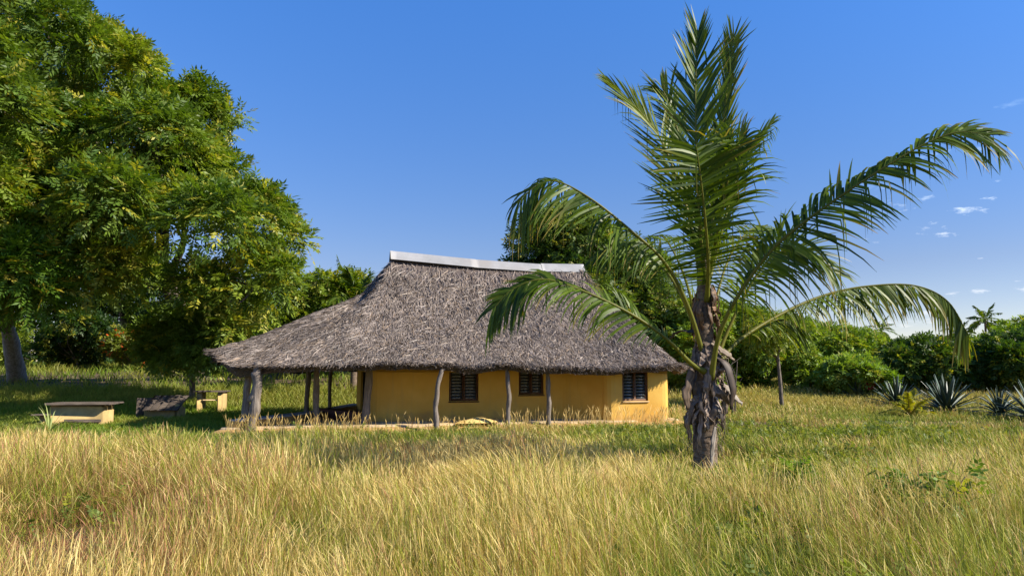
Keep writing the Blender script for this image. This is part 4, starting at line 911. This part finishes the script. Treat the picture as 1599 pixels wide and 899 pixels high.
simple_palm(gp(1418, 27.5), .15, 9, 1.25, 'small yellow palm seedling in front of the sisals', 'palm seedling', None, 8, 26, el=(.35, 1.3), tint=.85, width=.06)
# far palms over the thicket
for k, (px, py, Y, lb) in enumerate([(1538, 500, 95, 'far palm silhouetted above the thicket near the right edge'), (1375, 515, 110, 'hazy far palm seen through the hanging leaflets'), (1500, 520, 105, 'far palm half sunk in the thicket left of the silhouetted one')]):
    c = pt(px, py, Y); g0 = float(hgt(c[0], c[1])); simple_palm((c[0], c[1], g0), c[2] - g0, 14, 3.0, lb, 'palm tree', 'far coconut palms', 20 + k, 22, el=(-.6, 1.2), width=.16, r=.16)
# far forest along the horizon
for k, (x0, x1, yt, Y, lb) in enumerate([(1360, 1480, 535, 80, 'far hedge tree below the hazy palms'), (1480, 1640, 520, 84, 'far hedge tree at the right horizon'), (1600, 1800, 505, 70, 'far hedge tree beyond the right edge'), (1240, 1380, 530, 85, 'far hedge tree behind the lowest frond'), (1100, 1260, 520, 82, 'far hedge tree behind the palm crown base'), (960, 1120, 520, 80, 'far hedge tree behind the house end')]):
    tree('hedge_tree', lb, 'tree', gp((x0 + x1) / 2, Y), [(x0, 590), (x0 + 8, yt + 20), (x0 * .6 + x1 * .4, yt), (x1 - 20, yt + 8), (x1, 590)], Y, 4, 16, 1.2, 2.4, 1800, 90 + k, .25, .2, c0=(70, 96, 34), c1=(110, 130, 50), L=1.0, pairs=3, ll=.5, lw=.22, droop=.4, group='far trees along the right horizon')
# the neighbour palm whose frond tip reaches in at the right edge
NP = copy_tree(PALM); d = np.array([10.25, 8.6]); NP.location = (d[0], d[1], float(hgt(*d))); NP.rotation_euler = (0, 0, math.radians(180))
NP['label'] = 'palm outside the right edge with one frond tip reaching into view'; NP['group'] = 'coconut palms'

# ------------------------------------------------------------------ grass
def frustum_pts(n, y0, y1, wide=1.28, rg=R):
    y = np.sqrt(rg.uniform(y0 ** 2, y1 ** 2, n)); x = rg.uniform(-1, 1, n) * y * .70 * wide
    return x, y
def outside_house(x, y, m=0.0):
    u, v = uv_of(x, y); inset = (v < -.16 - m) | (v > 8.9 + m) | (u > 13.15 + m) | (u < np.interp(v, LWV, LWU) - .3 - m)
    return inset
def lawn_mask(x, y):
    """1 where the grass is kept short and green, left of the house"""
    return sstep(-4.6, -6.4, x + .35 * (y - 17) * 0 + .9 * (vnoise(x, y, 1.5, 7) - .5)) * sstep(14.6, 16.6, y + 1.2 * (vnoise(x, y, 2.0, 8) - .5))
def dryness(x, y):
    c = .57 + 1.1 * (vnoise(x, y, 2.6, 1) - .5) + .8 * (vnoise(x, y, .8, 2) - .5)
    c = c + .28 * np.exp(-((x + 1.6) / 3.2) ** 2 - ((y - 9) / 4) ** 2)
    c = c - .40 * sstep(.6, 2.4, x - (y - 8) * .02) * (1 - .35 * sstep(20, 26, y)) - .16 * sstep(12, 15.5, y) * (y < 22)
    return np.clip(c, 0, 1)

def grass_patch(n, y0, y1, kind, rg, wide=1.5):
    n = int(n * wide / 1.28); x, y = frustum_pts(n, y0, y1, wide, rg)
    ok = outside_house(x, y, .02)
    lm = lawn_mask(x, y); dr = dryness(x, y)
    p = rg.random(n)
    if kind == 'stalk': ok &= (p < (.25 + .75 * dr)) & (lm < .35)
    elif kind == 'blade': ok &= (lm < .6)
    elif kind == 'lawn': ok &= (lm > .3) | (y > 26)
    if kind != 'lawn':
        thin = np.clip(1.6 - 2.6 * vnoise(x, y, 1.25, 41), 0, .75) * (y < 24) + .55 * np.exp(-((x + 4.3) / 1.0) ** 2 - ((y - 7.7) / 1.4) ** 2); ok &= rg.random(n) > np.clip(thin - .3, 0, .8)
    x, y, lm, dr = x[ok], y[ok], lm[ok], dr[ok]; n = len(x); z = hgt(x, y) - .02
    clump = vnoise(x, y, .45, 5); tall = .38 + 1.25 * (.6 * vnoise(x, y, 1.7, 6) + .4 * vnoise(x, y, .5, 16))
    near_h = np.interp(y, [4, 9, 12, 15, 18, 20, 30], [.68, .65, .55, .45, .32, .26, .36])
    low = (1 - .5 * np.exp(-((x + 4.4) / 1.0) ** 2 - ((y - 7.6) / 1.3) ** 2)) * (1 - .62 * np.exp(-((x - 3.05) / 1.1) ** 2 - ((y - 10.4) / 1.5) ** 2))
    k = rg.random(n)[:, None]
    if kind == 'stalk':
        h = near_h * tall * rg.uniform(.65, 1.25, n) * low; wd = np.maximum(.0026, y * .00042) * rg.uniform(.8, 1.2, n); lean = rg.uniform(.05, .5, n) * (.5 + 1.0 * clump) + .55 * sstep(.62, .8, vnoise(x, y, 1.1, 33)) * rg.random(n)
        ca = lin(140, 116, 50) * (1 - k) + lin(196, 166, 84) * k; cb = lin(206, 178, 96) * (1 - k) + lin(236, 216, 146) * k
        red = (rg.random(n) < .07 + .85 * np.exp(-((x + 4.1) / 1.5) ** 2 - ((y - 7.4) / 1.9) ** 2) + .18 * (vnoise(x, y, 1.3, 12) > .68))[:, None]
        ca = np.where(red, lin(140, 96, 60), ca); cb = np.where(red, lin(190, 140, 100), cb)
        grn = (rg.random(n) > .25 + .75 * dr)[:, None]; ca = np.where(grn, lin(92, 112, 28), ca); cb = np.where(grn, lin(164, 166, 62), cb)
        q = np.array([0, .42, .74, .86, 1.0]); tw = np.array([1, .85, .7, 1.9, .3])
    elif kind == 'blade':
        h = near_h * tall * rg.uniform(.35, .85, n) * low; wd = np.maximum(.005, y * .00062) * rg.uniform(.7, 1.3, n); lean = rg.uniform(.2, 1.0, n)
        dd = np.clip(dr + rg.normal(0, .22, n), 0, 1)[:, None]
        dd = sstep(.30, .72, dd)
        ca = lin(82, 104, 28) * (1 - dd) + lin(134, 108, 48) * dd; cb = (lin(112, 134, 38) * (1 - k) + lin(146, 156, 56) * k) * (1 - dd) + (lin(178, 148, 72) * (1 - k) + lin(214, 186, 104) * k) * dd
        rd = (rg.random(n) < .85 * np.exp(-((x + 4.1) / 1.5) ** 2 - ((y - 7.4) / 1.9) ** 2) + .25 * (vnoise(x, y, 1.3, 12) > .66))[:, None]; ca = np.where(rd, lin(112, 74, 46), ca); cb = np.where(rd, lin(178, 126, 86), cb)
        q = np.array([0, .35, .68, 1.0]); tw = np.array([.8, 1, .75, .08])
    else:
        far = sstep(26, 34, y)
        h = (.13 + .20 * tall * (.4 + .6 * far)) * rg.uniform(.5, 1.3, n) * (.8 + .5 * far); wd = np.maximum(.007, y * .00085) * rg.uniform(.7, 1.3, n); lean = rg.uniform(.2, .9, n)
        dd = np.clip((.16 + .40 * far * sstep(-9, -3, x) + .10 * far + .5 * (vnoise(x, y, 3, 14) - .45) + rg.normal(0, .14, n)), 0, 1)[:, None]
        dd = dd + (1 - sstep(-6, 0, x))[:, None] * 0 + (sstep(-2, 3, x))[:, None] * .18
        dd = np.clip(dd, 0, 1)
        ca = lin(80, 112, 26) * (1 - dd) + lin(146, 128, 54) * dd; cb = (lin(108, 144, 36) * (1 - k) + lin(140, 164, 52) * k) * (1 - dd) + lin(198, 180, 98) * dd
        q = np.array([0, .5, 1.0]); tw = np.array([1, .9, .1])
    az = math.pi * .95 + 3.2 * (vnoise(x, y, 1.6, 31) - .5) + rg.normal(0, 1.25, n) if kind == 'stalk' else rg.uniform(0, 2 * math.pi, n)
    Lv = np.stack([np.cos(az), np.sin(az), np.zeros(n)], 1)
    wa = rg.uniform(-.9, .9, n); Wv = np.stack([np.cos(wa), np.sin(wa), np.zeros(n)], 1)
    seg = len(q); base = np.stack([x, y, z], 1)
    pts = base[:, None] + UPV * (h[:, None] * q[None] * (1 - .25 * lean[:, None] * q[None] ** 2))[..., None] + Lv[:, None] * (h * lean)[:, None, None] * (q ** 1.8)[None, :, None]
    Wd = Wv[:, None] * (wd[:, None] * tw[None] * .5)[..., None]
    V = np.stack([pts - Wd, pts + Wd], 2).reshape(-1, 3)
    kk = np.arange(n)[:, None] * seg * 2
    F4 = np.concatenate([kk + np.array([[2 * j, 2 * j + 1, 2 * j + 3, 2 * j + 2]]) for j in range(seg - 1)])
    t = q[None, :, None]; C_ = ca[:, None] * (1 - t) + cb[:, None] * t; C_ = C_ * rg.uniform(.82, 1.15, (n, 1, 1))
    C_ = np.repeat(C_[:, :, None], 2, 2).reshape(-1, 3)
    return V, F4, C_
def edge_stalks(n, u0, u1, v0, v1, h0, h1, rg):
    u = rg.uniform(u0, u1, n); v = rg.uniform(v0, v1, n); keep = vnoise(u, v * 3, .5, 51) > .36; u, v = u[keep], v[keep]; n = len(u)
    x = O2[0] + u * UX[0] + v * VX[0]; y = O2[1] + u * UX[1] + v * VX[1]; z = hgt(x, y)
    h = rg.uniform(h0, h1, n); az = rg.uniform(0, 2 * math.pi, n); lean = rg.uniform(.05, .5, n); q = np.array([0, .4, .72, .86, 1.0]); tw = np.array([1, .85, .7, 1.9, .3])
    Lv = np.stack([np.cos(az), np.sin(az), 0 * az], 1); pts = np.stack([x, y, z], 1)[:, None] + UPV * (h[:, None] * q[None])[..., None] + Lv[:, None] * (h * lean)[:, None, None] * (q ** 2)[None, :, None]
    Wd = np.array([.95, .3, 0.]) * (.010 * tw * .5)[None, :, None]; V = np.stack([pts - Wd, pts + Wd], 2).reshape(-1, 3)
    kk = np.arange(n)[:, None] * 10; F4 = np.concatenate([kk + np.array([[2 * j, 2 * j + 1, 2 * j + 3, 2 * j + 2]]) for j in range(4)])
    k = rg.random((n, 1)); c = lin(168, 138, 76) * (1 - k) + lin(222, 196, 128) * k
    return V, F4, np.repeat(c, 10, 0)
def grass_obj(name, label, parts):
    mb = MB()
    for V, F4, C_ in parts: mb.add(V, F4, C_)
    setp(mb.build(name, M_GRASS), label, 'grass', kind='stuff')
rg = np.random.default_rng(77)
grass_obj('dry_grass', 'tall dry straw coloured grass stalks with seed heads', [edge_stalks(520, 7.2, 13.4, -.75, -.25, .35, .72, rg), edge_stalks(260, -.6, 4.5, -.75, -.25, .35, .65, rg), edge_stalks(120, 4.5, 7.2, -.7, -.3, .3, .5, rg), grass_patch(85000, 3.6, 9, 'stalk', rg), grass_patch(100000, 9, 15, 'stalk', rg), grass_patch(40000, 15, 22, 'stalk', rg), grass_patch(40000, 22, 40, 'stalk', rg)])
grass_obj('meadow_grass', 'mixed green and straw grass blades filling the field', [grass_patch(100000, 3.6, 9, 'blade', rg), grass_patch(120000, 9, 15, 'blade', rg), grass_patch(100000, 15, 23, 'blade', rg), grass_patch(80000, 23, 44, 'blade', rg)])
grass_obj('lawn_grass', 'short bright green grass on the shaded left slope', [grass_patch(230000, 14.5, 34, 'lawn', rg, 1.35), grass_patch(110000, 34, 75, 'lawn', rg, 1.35)])

# broad-leaved weeds in the grass, mostly to the right of the palm
def weeds():
    rg = np.random.default_rng(5); n = 7000
    x, y = frustum_pts(n, 5.2, 20, 1.2, rg)
    keep = outside_house(x, y, .3) & (rg.random(n) < .03 + .55 * sstep(.9, 3.6, x) * sstep(.46, .66, vnoise(x, y, .9, 20)))
    x, y = x[keep], y[keep]; n = len(x)
    lob = [(np.array([a, b, float(hgt(a, b)) + .22]), rg.uniform(.10, .22)) for a, b in zip(x, y)]
    V, q, c = crown_mesh(lob, n * 12, rg, L=.12, pairs=3, ll=.055, lw=.030, c0=(84, 102, 38), c1=(138, 148, 62), yf=.12, droop=.2, dense=.8)
    o = build('leafy_weeds', V, q, M_LEAF, None, c); setp(o, 'small broad leaved weeds growing through the grass right of the palm', 'weeds', kind='stuff')
weeds()
def weed_plant(px, py, Y, h, label, seed):
    rg = np.random.default_rng(seed); b = gp(px, Y); root = empty('wild_sapling', b, label, 'plant')
    mb = MB(); lob = []
    for k in range(4):
        e = b + np.array([rg.normal(0, .16), rg.normal(0, .16), h * rg.uniform(.7, 1.0)]); mb.tube(catmull([b - UPV * .05, (b + e) / 2 + rg.normal(0, .03, 3), e], 8), np.linspace(.011, .004, 8), 5)
        for q in (.45, .7, .95): lob.append((b + (e - b) * q, .13))
    mb.build('stem', M_BARK, root); V, q, c = crown_mesh(lob, 130, rg, L=.16, pairs=3, ll=.07, lw=.035, c0=(74, 104, 32), c1=(120, 144, 56), droop=.3); build('foliage', V, q, M_LEAF, root, c)
weed_plant(1408, 850, 7.4, .85, 'dark stemmed wild sapling in the right foreground grass', 3)
weed_plant(1240, 800, 9.0, .6, 'small wild sapling in the grass right of the palm base', 4)
def tuft(px, Y, h, n, label, seed):
    rg = np.random.default_rng(seed); b = gp(px, Y); a = rg.uniform(0, 2 * math.pi, n); e = rg.uniform(.75, 1.4, n)
    D = np.stack([np.cos(a) * np.cos(e), np.sin(a) * np.cos(e), np.sin(e)], 1); Wd = np.stack([-np.sin(a), np.cos(a), np.zeros(n)], 1)
    V, q = ribbons(b + D * .05, D, Wd, h * rg.uniform(.7, 1.15, n), np.full(n, .035), np.full(n, .8), 6, None, None, (.7, 1, 1, .8, .5, .06))
    k = rg.random(n)[:, None]; c = lin(120, 140, 60) * (1 - k) + lin(190, 196, 130) * k
    setp(build('grass_tuft', V.reshape(-1, 3), q, M_GRASS, None, np.repeat(c, V.shape[1], 0)), label, 'grass tuft')
tuft(82, 20.5, .8, 18, 'pale grass tuft in front of the widest garden table', 1)
